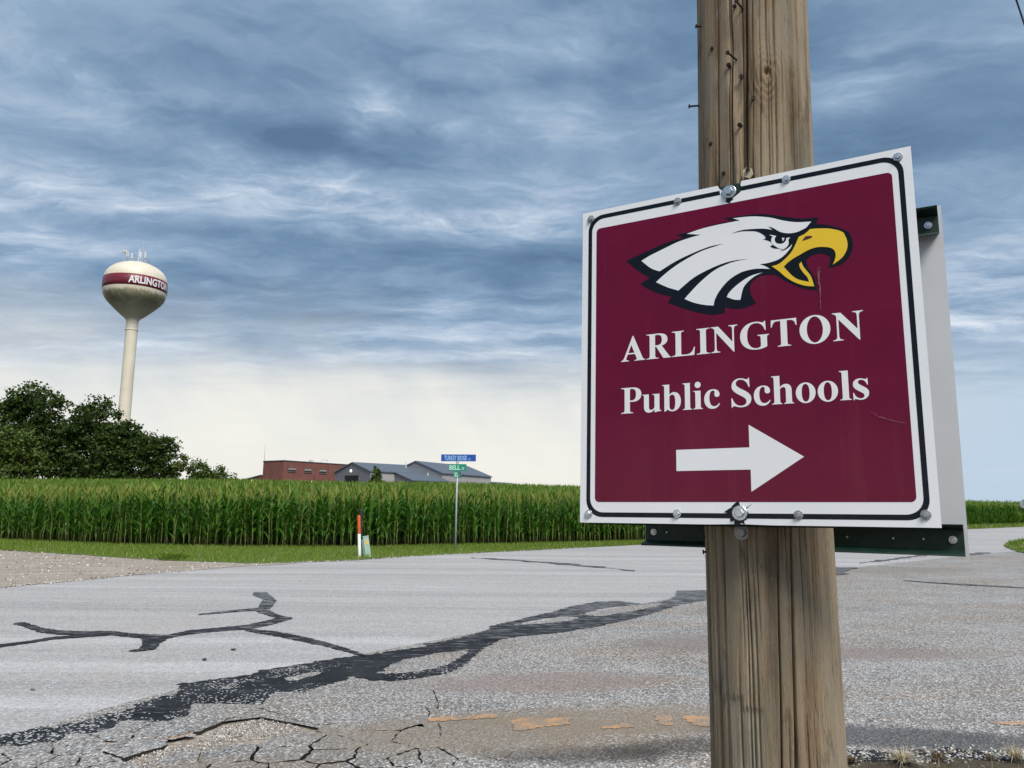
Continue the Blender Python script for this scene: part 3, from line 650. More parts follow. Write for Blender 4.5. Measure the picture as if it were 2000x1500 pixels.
gxs = rng.uniform(28, 70, n); gys = yf(gxs) + (yb(gxs) - yf(gxs)) * rng.random(n)
blades('grass', np.column_stack([gxs, gys]), .04, .10, .30, .04, [M['grass'], M['straw']], midx=(rng.random(n) < .1).astype(int))
blades('grass', sample(RGRASS, 9000, (15, 45), (15, 50)), .03, .06, .16, .025, [M['grass'], M['straw']], midx=(rng.random(9000) < .1).astype(int))
# sparse stubble on the dirt verge
sp = sample(dirt_poly, 9000, (-3, 6), (.6, 5.5))
blades('grass', sp, .012, .015, .07, .005, [M['straw'], M['weed'], M['grass']], .9, midx=rng.integers(0, 3, len(sp)))
def tuft(name, x, y, nb, h, spread, wid, mat, label, cat):
    mb = MB(); r2 = random.Random(int(x * 1000))
    for _ in range(nb):
        a = r2.uniform(0, 6.28); L = h * r2.uniform(.5, 1.1); s = spread * r2.uniform(.2, 1)
        dd = Vector((math.cos(a), math.sin(a), 0)); q = Vector((-dd.y, dd.x, 0)) * wid * r2.uniform(.6, 1.2)
        pts = [dd * (s * k ** 1.4) + Vector((0, 0, L * (k - .62 * k * k * r2.uniform(.6, 1.35)))) for k in (0, .35, .7, 1)]
        vv = []
        for k, p in enumerate(pts): vv += [p - q * (1 - k * .3), p + q * (1 - k * .3)]
        mb.add(vv, [(2 * k, 2 * k + 1, 2 * k + 3, 2 * k + 2) for k in range(3)])
    o = mb.build(name, mat)
    o.location = (x, y, .012)
    return tag(o, label, cat)
def add_tufts():
    g1, g2, g3, g4, g5 = TUFTS
    tuft('dry_grass_tuft', *g1, 90, .17, .24, .0045, M['straw'], 'bleached straw grass tuft sprawling on the dirt just right of the pole', 'grass tuft')
    tuft('dry_grass_tuft', *g2, 80, .19, .16, .0045, M['straw'], 'bleached straw grass tuft at the far right end of the dirt verge', 'grass tuft')
    tuft('dead_weed', *g3, 110, .10, .08, .0034, M['weed'], 'rust brown dead weed clump touching the foot side of the wooden pole', 'weed')
    tuft('dead_weed', *g4, 120, .11, .11, .0034, M['weed'], 'rust brown dead weed clump between the two straw tufts', 'weed')
    tuft('dead_weed', *g5, 60, .07, .07, .0028, M['weed'], 'thin brown weed clump at the broken asphalt edge, left of the right straw tuft', 'weed')
add_tufts()
# leafy weeds where the mown verge meets the gravel lane, and by the far sign
def weed_clump(x, y, h, r, nb, label, mat):
    mb = MB(); r2 = random.Random(int(x * 77) + 3)
    for _ in range(nb):
        a = r2.uniform(0, 6.28); q = r * r2.random() ** .6
        b0 = Vector((math.cos(a) * q * .5, math.sin(a) * q * .5, 0)); tip = Vector((math.cos(a) * q, math.sin(a) * q, h * r2.uniform(.4, 1)))
        s = (tip - b0).cross(Vector((r2.uniform(-1, 1), r2.uniform(-1, 1), .3))).normalized() * h * .07
        m_ = b0.lerp(tip, .6) + Vector((0, 0, h * .1))
        mb.add([b0, m_ + s, tip, m_ - s], [(0, 1, 2, 3)])
    o = mb.build('weed_clump', mat); o.location = (x, y, .04)
    return tag(o, label, 'weed')
weed_clump(-9.35, 21.75, .20, .55, 240, 'bright green leafy weed clump at the tip of the mown strip beside the gravel', M['grass'])
weed_clump(47.5, 74.6, 1.5, 1.5, 420, 'pale green roadside bush under the back of the far grey sign', M['corn_top'])

# ------------------------------------------------------------------ corn
def leaf_strip(L, wid, up, droop, seg=5, fold=.25):
    """arched strap leaf from the origin towards +X: verts, faces (two rows of quads with a midrib fold)"""
    v = []; x = z = 0.0; a = up
    for k in range(seg + 1):
        s = k / seg
        ww = wid * (.35 + .65 * math.sin(math.pi * min(1, s * 1.15 + .12))) * (1 - s ** 3) + .002
        v += [(x, -ww, z + ww * fold), (x, 0, z), (x, ww, z + ww * fold)]
        x += math.cos(a) * L / seg; z += math.sin(a) * L / seg; a -= droop / seg
    f = []
    for k in range(seg):
        b = 3 * k
        f += [(b, b + 1, b + 4, b + 3), (b + 1, b + 2, b + 5, b + 4)]
    return v, f
LEAF_KINDS = [(.84, .050, 1.05, 1.9), (.76, .052, 1.2, 1.4), (.90, .055, .95, 2.3), (.66, .046, 1.35, .9), (.82, .048, 1.25, 1.1)]
leaf_meshes = [mesh('leaf', *leaf_strip(*k), M['corn_leaf'], smooth=True) for k in LEAF_KINDS]
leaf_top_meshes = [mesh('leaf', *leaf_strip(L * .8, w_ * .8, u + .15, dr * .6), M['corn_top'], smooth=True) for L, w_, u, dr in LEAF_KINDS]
def stalk_mesh(h, r2):
    mb = MB(); p = [(r2.uniform(-.015, .015) * k, r2.uniform(-.015, .015) * k, h * k / 5) for k in range(6)]
    mb.path(p, [.017, .016, .014, .012, .009, .006], 5)
    return mesh('stalk', mb.v, mb.f, M['corn_stalk'], smooth=True)
def tassel_mesh(r2):
    mb = MB()
    for k in range(7):
        a = r2.uniform(0, 6.28); q = 0 if k == 0 else r2.uniform(.05, .14); hh = r2.uniform(.2, .34)
        tip = (math.cos(a) * q, math.sin(a) * q, hh); s = .007
        mb.add([(-s, 0, 0), (s, 0, 0), (tip[0] + s * .5, tip[1], tip[2]), (tip[0] - s * .5, tip[1], tip[2])], [(0, 1, 2, 3)])
        mb.add([(0, -s, 0), (0, s, 0), (tip[0], tip[1] + s * .5, tip[2]), (tip[0], tip[1] - s * .5, tip[2])], [(0, 1, 2, 3)])
    return mesh('tassel', mb.v, mb.f, M['tassel'])
CORN_LABEL = 'tall green tasselled corn stalk standing in the front rows of the field beyond the road'
def make_corn(seed):
    r2 = random.Random(seed); h = r2.uniform(1.68, 1.86)
    root = empty('corn_plant', (0, 0, 0), 0, CORN_LABEL, 'corn plant', 'corn plants along the front of the field')
    link('stalk', stalk_mesh(h, r2), root)
    pl = r2.uniform(0, 3.14)
    nl = 12
    for k in range(nl):
        s = k / (nl - 1)
        top = s > .8
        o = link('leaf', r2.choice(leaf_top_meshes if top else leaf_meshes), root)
        o.location = (0, 0, h * (.17 + .81 * s ** .9))
        o.rotation_euler = (0, r2.uniform(-.12, .2), pl + math.pi * (k % 2) + r2.uniform(-.6, .6))
        sc = (.62 + .38 * math.sin(math.pi * (s * .8 + .15))) * r2.uniform(.85, 1.1)
        o.scale = (sc, sc, sc)
    tz = link('tassel', tassel_mesh(r2), root); tz.location = (0, 0, h - .03)
    return root
protos = [make_corn(s) for s in range(8)]
kids = {p.name: list(p.children) for p in protos}
def row_points(x0, x1, step, off):
    xs = [x0]; 
    while xs[-1] < x1:
        x = xs[-1]; sl = (yb(x + .05) - yb(x - .05)) / .1
        xs.append(x + step / math.sqrt(1 + sl * sl))
    xs = np.array(xs); sl = (yb(xs + .05) - yb(xs - .05)) / .1
    nrm = np.sqrt(1 + sl * sl)
    return np.column_stack([xs - sl / nrm * off, yb(xs) + off / nrm])
front_pts = np.concatenate([row_points(-21.5, 8.2, .225, .1), row_points(-21.5, 8.2, .225, .82)])
r3 = random.Random(4)
placed = 0
used = set()
for i, (x, y) in enumerate(front_pts):
    if placed >= 300: break
    p = protos[i % 8] if i < 8 else r3.choice(protos)
    if i < 8:
        o = p
    else:
        o = p.copy(); C.objects.link(o)
        for ch in kids[p.name]:
            c = ch.copy(); C.objects.link(c); c.parent = o
    o.location = (x + r3.uniform(-.10, .10), y + r3.uniform(-.14, .14), .02)
    o.rotation_euler = (r3.gauss(0, .05), r3.gauss(0, .05), r3.uniform(0, 6.28))
    s = r3.uniform(.88, 1.10)
    o.scale = (s, s, s); placed += 1

# the rest of the field as one object
CM = [M['corn_leaf'], M['corn_top'], M['corn_stalk'], M['tassel']]
def strip_quads(L, wid, up, droop, seg):
    v = []; x = z = 0.0; a = up
    for k in range(seg + 1):
        s = k / seg; ww = wid * (.4 + .6 * math.sin(math.pi * min(1, s * 1.1 + .15))) * (1 - s ** 3) + .002
        v += [(x, -ww, z + ww * .2), (x, ww, z - ww * .2)]
        x += math.cos(a) * L / seg; z += math.sin(a) * L / seg; a -= droop / seg
    return v, [(2 * k, 2 * k + 1, 2 * k + 3, 2 * k + 2) for k in range(seg)]
def corn_template(seed, lo, hi, nl, seg, stalk, ntas, wide=1.0):
    r2 = random.Random(seed); TV, TF, TM = [], [], []; h = r2.uniform(1.72, 1.90)
    def add(v, f, m):
        k = len(TV); TV.extend(v); TF.extend([tuple(i + k for i in q) for q in f]); TM.extend([m] * len(f))
    if stalk:
        mb = MB().tube((0, 0, 0), (r2.uniform(-.04, .04), r2.uniform(-.04, .04), h), .017, .007, 3, False); add(mb.v, mb.f, 2)
    pl = r2.uniform(0, 3)
    for k in range(nl):
        s = lo + (hi - lo) * k / max(nl - 1, 1)
        L, w_, u, dr = r2.choice(LEAF_KINDS); top = s > .82
        v, f = strip_quads(L * (.7 if top else .85), w_ * wide * (.8 if top else 1), u + (.15 if top else 0), dr * (.6 if top else 1), seg)
        mt = Matrix.Translation((0, 0, h * s)) @ Matrix.Rotation(pl + math.pi * (k % 2) + r2.uniform(-.7, .7), 4, 'Z')
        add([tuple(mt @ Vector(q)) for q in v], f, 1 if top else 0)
    for k in range(ntas):
        a = r2.uniform(0, 6.28); q = 0 if k == 0 else r2.uniform(.05, .13); s = .008 * wide
        px_, py_ = math.cos(a + 1.57) * s, math.sin(a + 1.57) * s
        add([(-px_, -py_, h - .05), (px_, py_, h - .05), (math.cos(a) * q, math.sin(a) * q, h + r2.uniform(.18, .3))], [(0, 1, 2)], 3)
    return np.array(TV), TF, TM
parts = []
def plant_out(pts, temps, smin, smax):
    which = rng.integers(0, len(temps), len(pts))
    for k, (TV, TF, TM) in enumerate(temps):
        q = pts[which == k]
        if not len(q): continue
        sc = smin + (smax - smin) * rng.random(len(q))
        Mx = rotz(rng.random(len(q)) * 6.28) * sc[:, None, None]
        parts.append(scatter('', TV, TF, TM, Mx, np.column_stack([q, ground_z(q[:, 0], q[:, 1])]), None))
near_t = [corn_template(s, .10, .97, 12, 3, True, 4) for s in range(6)]
far_t = [corn_template(s + 50, .70, .98, 4, 2, False, 3, 1.35) for s in range(6)]
pts = []
for k in range(10):
    off = .1 + .62 * k
    a = row_points(-48, 66, .17, off)
    if k < 2: a = a[(a[:, 0] < -22) | (a[:, 0] > 8.0 - off * .6)]
    pts.append(a)
pts = np.concatenate(pts) + rng.normal(size=(sum(len(a) for a in pts), 2)) * .06
plant_out(pts, near_t, .88, 1.10)
far = []
for off, n in ((9.5, 11000), (22, 15000), (45, 16000), (78, 15000)):
    lo = {9.5: 6.4, 22: 13, 45: 30, 78: 62}[off]; hi = {9.5: 13, 22: 30, 45: 62, 78: 104}[off]
    x = rng.uniform(-1, 1, n); D = rng.uniform(lo, hi, n)
    X = -10 + x * (60 + D * .75); Y = yb(X) + D
    k = (X / Y > -.82) & (X / Y < .80); far.append(np.column_stack([X[k], Y[k]]))
plant_out(np.concatenate(far), far_t, .93, 1.07)
corn_field = tag(link('corn_field', join_scatter('corn_field', parts, CM)), kind='stuff')
print('corn tris', sum(len(p.vertices) - 2 for p in corn_field.data.polygons))

# ------------------------------------------------------------------ trees
def tree(label, x, y, h, lobes, nleaf, size, mat, trunk_r, clump=.8, seed=1, name='tree', cat='tree', gaps=.35):
    """lobes: (dx, dy, z, rx, ry, rz) of crown masses; leaves gather in clumps inside them"""
    r2 = np.random.default_rng(seed); q2 = random.Random(seed)
    z0 = float(ground_z(x, y))
    root = empty(name, (x, y, z0 - .05), 0, label, cat, 'trees behind the corn field')
    vol = np.array([l[3] * l[4] * l[5] for l in lobes]) ** .8; vol /= vol.sum()
    ncl = max(12, int(nleaf / 42))
    which = r2.choice(len(lobes), ncl, p=vol)
    Lb = np.array(lobes)[which]
    dirs = r2.normal(size=(ncl, 3)); dirs /= np.linalg.norm(dirs, axis=1)[:, None]
    rad = (r2.random(ncl) ** gaps)[:, None] * (.82 + .3 * r2.random(ncl))[:, None]
    cen = Lb[:, :3] + dirs * rad * Lb[:, 3:]
    cs = clump * (.5 + .9 * r2.random(ncl))
    wh = r2.integers(0, ncl, nleaf)
    pos = cen[wh] + r2.normal(size=(nleaf, 3)) * (cs[wh] * .5)[:, None] * np.array([1.15, 1.15, .75])
    pos = pos[pos[:, 2] > .25]
    n = len(pos)
    TV = np.array([(0, -.5, 0), (.42, .05, .08), (0, .6, 0), (-.42, .05, .08)]); TF = [(0, 1, 2, 3)]
    A = r2.normal(size=(n, 3, 3)); Q, _ = np.linalg.qr(A)
    Mx = Q * (size * (.6 + .8 * r2.random(n)))[:, None, None]
    V, L, S, Cn, Mi = scatter('', TV, TF, [0], Mx, pos, None)
    link('crown', bigmesh('crown', V, L, S, Cn, [mat]), root)
    mb = MB()
    top = max(l[2] for l in lobes)
    fork = h * .22
    mb.path([(0, 0, -.2), (q2.uniform(-.1, .1), 0, fork * .5), (q2.uniform(-.2, .2), q2.uniform(-.2, .2), fork), (q2.uniform(-.3, .3), 0, top * .8)], [trunk_r * 1.3, trunk_r, trunk_r * .8, trunk_r * .25], 8)
    for l in lobes:
        e = Vector(l[:3]); a = Vector((0, 0, fork * q2.uniform(.8, 1.3))); m_ = a.lerp(e, .5) + Vector((q2.uniform(-.4, .4), q2.uniform(-.4, .4), h * .04))
        mb.path([a, m_, e], [trunk_r * .55, trunk_r * .35, trunk_r * .1], 6)
        for _ in range(6):
            dd = Vector((q2.gauss(0, 1), q2.gauss(0, 1), q2.gauss(.2, .8))).normalized()
            tip = e + Vector((dd.x * l[3], dd.y * l[4], dd.z * l[5])) * .92
            mb.path([m_.lerp(e, q2.uniform(.2, 1)), e.lerp(tip, .5) + Vector((0, 0, .2)), tip], [trunk_r * .2, trunk_r * .1, trunk_r * .03], 4)
    mb.build('trunk', M['bark'], root)
    return root
# px -> metres at the tree line (about 12.3 px per metre at 122 m)
tree('large rounded dark tree, tallest of the clump at the left edge', -77.6, 124, 18, [(0, 0, 13.9, 4.6, 4, 3.6), (-3.5, 0, 12, 3.5, 3, 3.2), (2.6, -1, 9, 3.6, 3.2, 3.4), (-1, 1, 6, 4.4, 4, 3.6), (3.6, 0, 5, 3, 3, 3)], 15000, .42, M['tree_dark'], .42, .95, 11)
tree('mid green bushy tree in front of the tallest dark tree at the left edge', -73.8, 114, 10, [(0, 0, 7.4, 3, 2.6, 2.5), (-2.4, 0, 5.6, 2.8, 2.5, 2.6), (2, 0, 4.8, 2.5, 2.4, 2.4), (0, -.4, 2.6, 3.4, 2.6, 2.2)], 9000, .36, M['tree_mid'], .25, .85, 12)
tree('dark dense tree with a domed top between the tallest tree and the water tower stem', -66.8, 123, 15, [(0, 0, 12.0, 3.7, 3.4, 3.2), (-2.6, 0, 9.0, 3.4, 3, 3), (-4.6, 0, 8.0, 2.8, 2.6, 3.2), (-4.2, 0, 4, 3, 2.6, 3), (2.4, 0, 8.2, 3, 3, 2.8), (0, 0, 5, 4.4, 3.8, 3.4), (-2, 0, 2.6, 4, 3, 2.2)], 18000, .40, M['tree_dark'], .40, .9, 13)
tree('dark tree right under the water tower stem', -61.2, 121, 12, [(0, 0, 9.0, 3.0, 2.8, 2.6), (1.6, 0, 6.4, 3.0, 2.7, 2.6), (-1.6, 0, 6, 2.8, 2.6, 2.8), (-.5, 0, 3, 3.2, 2.8, 2.4)], 10500, .38, M['tree_dark'], .32, .8, 14)
tree('dark spreading tree with wispy outer branches right of the water tower', -56.6, 120, 11, [(0, 0, 7.4, 2.6, 2.4, 2.3), (2.2, 0, 6.6, 2.7, 2.2, 2.2), (1.9, 0, 3.9, 2.2, 2, 1.7), (-1.2, 0, 4.4, 2.6, 2.4, 2.4), (0, 0, 2.2, 2.4, 2, 1.6)], 8000, .34, M['tree_dark'], .28, .75, 15, gaps=.5)
tree('small open bush at the right foot of the wispy dark tree', -52.3, 121, 6, [(0, 0, 4.6, 1.5, 1.4, 1.7), (-.9, 0, 3.2, 1.4, 1.2, 1.6)], 1500, .30, M['tree_mid'], .1, .6, 16, cat='bush')
tree('low rounded bush second from the right end of the tree clump', -49.4, 122, 5, [(0, 0, 3.5, 1.9, 1.6, 1.7), (1.2, 0, 2.9, 1.5, 1.3, 1.3), (0, 0, 1.5, 2, 1.5, 1.3)], 2600, .30, M['tree_mid'], .1, .6, 17, cat='bush')
tree('lowest bush at the right end of the tree clump near the brick building', -46.2, 123, 4, [(0, 0, 2.9, 1.6, 1.4, 1.3), (1.4, 0, 2.4, 1.3, 1.2, .9), (.4, 0, 1.3, 1.7, 1.3, 1.2)], 2200, .30, M['tree_mid'], .1, .5, 18, cat='bush')
tree('small pointed evergreen in front of the grey metal building', -30.6, 176, 8, [(0, 0, 1.8, 1.9, 1.9, 1.4), (0, 0, 3.6, 1.6, 1.6, 1.4), (0, 0, 5.2, 1.2, 1.2, 1.4), (0, 0, 6.6, .7, .7, 1.2)], 5200, .36, M['tree_mid'], .14, .4, 19, name='evergreen_tree')

# ------------------------------------------------------------------ buildings beyond the field
def m_brick():
    m, t, b = material('red brick'); o = t.node('ShaderNodeTexCoord').outputs['Object']
    br = t.node('ShaderNodeTexBrick'); s = t.sep(o)
    t.link(t.comb(t.math('ADD', s[0], s[1]), s[2], 0.0), br.inputs['Vector'])
    br.inputs['Color1'].default_value = (.23, .075, .055, 1); br.inputs['Color2'].default_value = (.17, .055, .045, 1); br.inputs['Mortar'].default_value = (.22, .13, .11, 1)
    br.inputs['Scale'].default_value = 2.2
    n = t.noise(o, .5, 4)
    k = t.mapr(n, .3, .7, .85, 1.15, False)
    t.link(t.vmath('MULTIPLY', br.outputs['Color'], t.comb(k, k, k)), b.inputs['Base Color']); b.inputs['Roughness'].default_value = .9; return m
def m_siding(name, col):
    m, t, b = material(name); o = t.node('ShaderNodeTexCoord').outputs['Object']; s = t.sep(o)
    wv = t.math('PINGPONG', t.math('ADD', s[0], s[1]), .15)
    k = t.mapr(wv, .0, .03, .86, 1.0); n = t.mapr(t.noise(o, .8, 4), .3, .7, .92, 1.06, False); k = t.math('MULTIPLY', k, n)
    t.link(t.vmath('MULTIPLY', t.comb(k, k, k), col), b.inputs['Base Color']); b.inputs['Roughness'].default_value = .5; return m
M['brick'] = m_brick()
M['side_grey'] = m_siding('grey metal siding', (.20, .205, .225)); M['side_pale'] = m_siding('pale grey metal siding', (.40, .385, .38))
M['roof_grey'] = m_siding('slate grey metal roofing', (.115, .135, .165)); M['trim'] = plain('dark metal trim', (.07, .075, .085), .5)
M['glass'] = plain('window glass', (.03, .035, .04), .08, 0, .05); M['blind'] = plain('window blind', (.45, .43, .38), .8); M['frame'] = plain('window frame', (.16, .12, .10), .6)
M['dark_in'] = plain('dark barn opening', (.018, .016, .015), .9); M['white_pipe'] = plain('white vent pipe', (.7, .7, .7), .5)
lamp_m, lt, lb = material('lit wall lamp'); lb.inputs['Base Color'].default_value = (.9, .9, .88, 1); lb.inputs['Emission Color'].default_value = (1, .97, .9, 1); lb.inputs['Emission Strength'].default_value = 1.2
M['lamp'] = lamp_m
def frame2(origin, ang):
    """local frame: a along ang (from +X), b to its left; returns fn(a, b, z) -> world"""
    ca, sa = math.cos(ang), math.sin(ang)
    return lambda a, b, z=0.0: Vector((origin[0] + a * ca - b * sa, origin[1] + a * sa + b * ca, z))
GZ = 2.35
# --- red brick school block: local +X along the long front wall, local -Y... the front wall faces the camera side
bx0 = (-60.5, 205.0)
ang = math.atan2(20, 13.1)
brick = empty('brick_building', (bx0[0], bx0[1], GZ), ang, 'flat roofed red brick school block with small windows left of the grey metal buildings', 'building')
H_ = 12.5 - GZ; LEN = 34; DEP = 8.2
mb = MB().box((LEN / 2, DEP / 2, H_ / 2), (LEN / 2, DEP / 2, H_ / 2)); mb.build('wall', M['brick'], brick)
mb = MB().box((LEN / 2, DEP / 2, H_ + .12), (LEN / 2 + .12, DEP / 2 + .12, .12)); mb.build('roof', M['trim'], brick)
def s_at(px, y0=-.0):
    """distance along the front wall seen at photo column px"""
    k = (px - 1000) / 1500
    ca, sa = math.cos(ang), math.sin(ang)
    return (k * bx0[1] - bx0[0]) / (ca - k * sa)
for px in (587, 619.5, 645):
    s = s_at(px); MB().box((s, -.08, H_ / 2 - .05), (.16, .08, H_ / 2 - .05)).build('pilaster', M['brick'], brick)
for a, b_, zt, zb in ((566.6, 581.5, 10.75, 9.65), (597.7, 612, 10.75, 9.6), (627, 641, 10.75, 9.6), (657, 668, 10.75, 9.6)):
    s0, s1 = s_at(a), s_at(b_); zt -= GZ - .1; zb -= GZ - .1; mid = (s0 + s1) / 2; hw = (s1 - s0) / 2
    fr = MB()
    for cx, cz, hx, hz in ((mid, zt, hw + .08, .07), (mid, zb, hw + .08, .09), (s0, (zt + zb) / 2, .07, (zt - zb) / 2 - .07), (s1, (zt + zb) / 2, .07, (zt - zb) / 2 - .07)): fr.box((cx, -.06, cz), (hx, .10, hz))
    wn = fr.build('window', M['frame'], brick)
    for k in range(4):
        c = s0 + (k + .5) * (s1 - s0) / 4; hx = (s1 - s0) / 8 - .045; hz = (zt - zb) / 2 - .08
        MB().box((c, -.03, zb + .10 + hz * .5), (hx, .02, hz * .5)).build('pane', M['glass'], wn)
        MB().box((c, -.04, zb + .12 + hz * 1.5), (hx, .02, hz * .48)).build('blind', M['blind'], wn)
MB().box((s_at(621), 2, H_ + .55), (.55, .5, .34)).build('roof_vent', M['white_pipe'], brick)
sa0, sa1 = s_at(634.5), s_at(646)
MB().path([(sa0, .8, H_ + .2), (sa0, .8, H_ + 1.1), (sa1, .8, H_ + 1.1), (sa1, .8, H_ + .2)], .09, 6).build('pipe_loop', M['white_pipe'], brick)
MB().tube((.1, DEP - .2, H_ + .2), (.1, DEP - .2, H_ + 4.6), .05, .02, 6).build('antenna', M['trim'], brick)
MB().tube((s_at(613), -.12, 4.95), (s_at(613), -.02, 4.95), .22, .22, 14).build('wall_lamp', M['lamp'], brick)
# low wing on its left
lw = empty('low_wing', (-67.9, 210.0, GZ), math.atan2(4, -7.2), 'low red brick wing with a sloping roof at the left end of the school block', 'building')
mb = MB().add([(.2, 0, 0), (6.0, 0, 0), (6.0, 0, 5.2), (.2, 0, 6.3), (.2, -7, 0), (6.0, -7, 0), (6.0, -7, 5.2), (.2, -7, 6.3)], [(0, 1, 2, 3), (7, 6, 5, 4), (1, 5, 6, 2), (0, 3, 7, 4)])
mb.build('wall', M['brick'], lw)
MB().add([(.2, .2, 6.33), (6.4, .2, 5.22), (6.4, -7.2, 5.22), (.2, -7.2, 6.33), (.2, .2, 6.63), (6.4, .2, 5.52), (6.4, -7.2, 5.52), (.2, -7.2, 6.63)], [(3, 2, 1, 0), (4, 5, 6, 7), (0, 1, 5, 4), (1, 2, 6, 5), (2, 3, 7, 6), (3, 0, 4, 7)]).build('roof', M['trim'], lw)
MB().tube((3.4, .02, 5.0), (3.4, .12, 5.0), .22, .22, 12).build('wall_lamp', M['lamp'], lw)

def gable_shed(name, label, apex, ang, wl, wr, zr, zl, zrr, length, side, end):
    """ridge along local +X from the near gable at the origin; wl/wr half widths left/right (local +Y is left)"""
    root = empty(name, (apex[0], apex[1], GZ), ang, label, 'building')
    zr -= GZ; zl -= GZ; zrr -= GZ
    MB().add([(0, wl, 0), (0, -wr, 0), (0, -wr, zrr), (0, 0, zr), (0, wl, zl), (length, wl, 0), (length, -wr, 0), (length, -wr, zrr), (length, 0, zr), (length, wl, zl)],
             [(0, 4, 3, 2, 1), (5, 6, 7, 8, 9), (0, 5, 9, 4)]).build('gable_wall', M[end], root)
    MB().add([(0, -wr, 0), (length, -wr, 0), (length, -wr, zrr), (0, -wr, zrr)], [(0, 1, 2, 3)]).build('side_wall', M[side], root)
    for nm, sgn, w_, ze in (('left', 1, wl, zl), ('right', -1, wr, zrr)):
        sl = (zr - ze) / w_; o_ = .35
        v = []
        for dz in (.03, .25):
            v += [(-.3, sgn * (w_ + o_), ze - sl * o_ + dz), (length + .3, sgn * (w_ + o_), ze - sl * o_ + dz), (length + .3, 0, zr + dz), (-.3, 0, zr + dz)]
        f = [(0, 1, 2, 3), (7, 6, 5, 4), (0, 4, 5, 1), (1, 5, 6, 2), (2, 6, 7, 3), (3, 7, 4, 0)]
        MB().add(v, f).build('roof_slope', M['roof_grey'], root)
    return root
ang1 = math.atan2(.72, .69)
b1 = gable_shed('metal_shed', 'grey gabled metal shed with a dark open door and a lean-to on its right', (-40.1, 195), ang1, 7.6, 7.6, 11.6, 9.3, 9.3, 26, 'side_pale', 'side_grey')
MB().box((-.09, .18, 6.12), (.05, 3.0, .14)).build('door_header', M['trim'], b1)
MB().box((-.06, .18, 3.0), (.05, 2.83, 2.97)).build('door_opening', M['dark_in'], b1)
MB().tube((-.14, .6, 7.3), (-.01, .6, 7.3), .30, .30, 16).build('wall_lamp', M['lamp'], b1)
# lean-to roofed in one plane with the shed
lt_ = [(7.5, -7.6, 0), (7.5, -14.6, 0), (7.5, -14.6, 4.75), (7.5, -7.6, 6.85), (19.5, -14.6, 0), (19.5, -14.6, 4.75), (19.5, -7.6, 6.85)]
MB().add(lt_, [(0, 3, 2, 1)]).build('lean_to_end', M['side_grey'], b1)
MB().add(lt_, [(1, 2, 5, 4)]).build('lean_to_front', M['side_pale'], b1)
v = []
for dz in (.04, .24): v += [(7.2, -7.9, 6.83 + dz), (7.2, -15.0, 4.70 + dz), (19.6, -15.0, 4.70 + dz), (19.6, -7.9, 6.83 + dz)]
MB().add(v, [(0, 1, 2, 3), (7, 6, 5, 4), (0, 4, 5, 1), (1, 5, 6, 2), (2, 6, 7, 3), (3, 7, 4, 0)]).build('lean_to_roof', M['roof_grey'], b1)
MB().tube((16.5, -9.8, 6.0), (16.5, -9.8, 7.1), .16, .16, 8).build('vent_pipe', M['white_pipe'], b1)
MB().tube((14.5, -3.2, 8.2), (14.5, -3.2, 10.0), .13, .13, 8).build('vent_pipe', M['white_pipe'], b1)
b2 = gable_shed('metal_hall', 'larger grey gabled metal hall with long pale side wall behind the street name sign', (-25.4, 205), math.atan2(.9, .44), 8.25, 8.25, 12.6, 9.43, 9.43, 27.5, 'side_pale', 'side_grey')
# far low building at the right
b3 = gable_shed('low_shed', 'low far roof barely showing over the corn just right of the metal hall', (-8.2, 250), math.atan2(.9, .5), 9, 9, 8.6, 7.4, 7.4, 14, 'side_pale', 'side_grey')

# ------------------------------------------------------------------ water tower
def m_tower():
    m, t, b = material('cream tank paint with algae'); o = t.node('ShaderNodeTexCoord').outputs['Object']; s = t.sep(o)
    n = t.noise(o, .7, 7, .65); st = t.noise(t.mapping(o, (1, 1, .12)), 1.6, 6, .7)
    z = t.math('ADD', s[2], t.math('MULTIPLY', t.math('SUBTRACT', st, .5), 2.0))
    mk = t.math('MULTIPLY', t.mapr(z, 37.1, 36.3), t.mapr(z, 32.2, 35.6, .18, 1))
    mk = t.math('MULTIPLY', t.math('MULTIPLY', mk, t.mapr(s[2], 31.6, 32.4)), t.mapr(n, .22, .58, .55, 1))
    base = t.ramp(t.noise(o, .35, 5), [(.3, (.68, .62, .48)), (.7, (.78, .72, .58))])
    run = t.noise(t.mapping(o, (1, 1, .03)), 2.2, 4, .6)
    base = t.mix(t.mapr(run, .55, .75, 0, .25), base, (.42, .37, .28))
    t.link(t.mix(t.math('MULTIPLY', mk, .85), base, (.15, .145, .055)), b.inputs['Base Color']); b.inputs['Roughness'].default_value = .45; return m
M['tank'] = m_tower()
M['band'] = plain('maroon band paint', (.16, .014, .028), .4, 0, .1, .5); M['letter_white'] = plain('white lettering', (.8, .8, .8), .5, 0, .03)
M['steel'] = plain('galvanised steel', (.45, .47, .49), .4, .7, .15, 6); M['antenna'] = plain('pale antenna housing', (.62, .64, .66), .5)
TX, TY = -71.0, 140.0
tz = float(ground_z(TX, TY))
tower = empty('water_tower', (TX, TY, tz), 0, 'cream water tower with maroon ARLINGTON band and algae stained underside', 'water tower')
BT, BB, RB = 42.55 - tz, 40.5 - tz, 5.55
prof = [(2.2, -.3), (2.2, .3), (1.5, 4.5), (1.12, 9), (1.05, 20), (1.05, 34.0 - tz), (1.10, 34.9 - tz), (1.35, 35.3 - tz), (2.1, 35.9 - tz), (3.5, 37.2 - tz), (4.6, 38.3 - tz), (5.1, 39.0 - tz), (5.4, 39.7 - tz), (RB - .06, BB - .02)]
MB().lathe(prof, 64).build('tank_bottom_and_stem', M['tank'], tower, smooth=True)
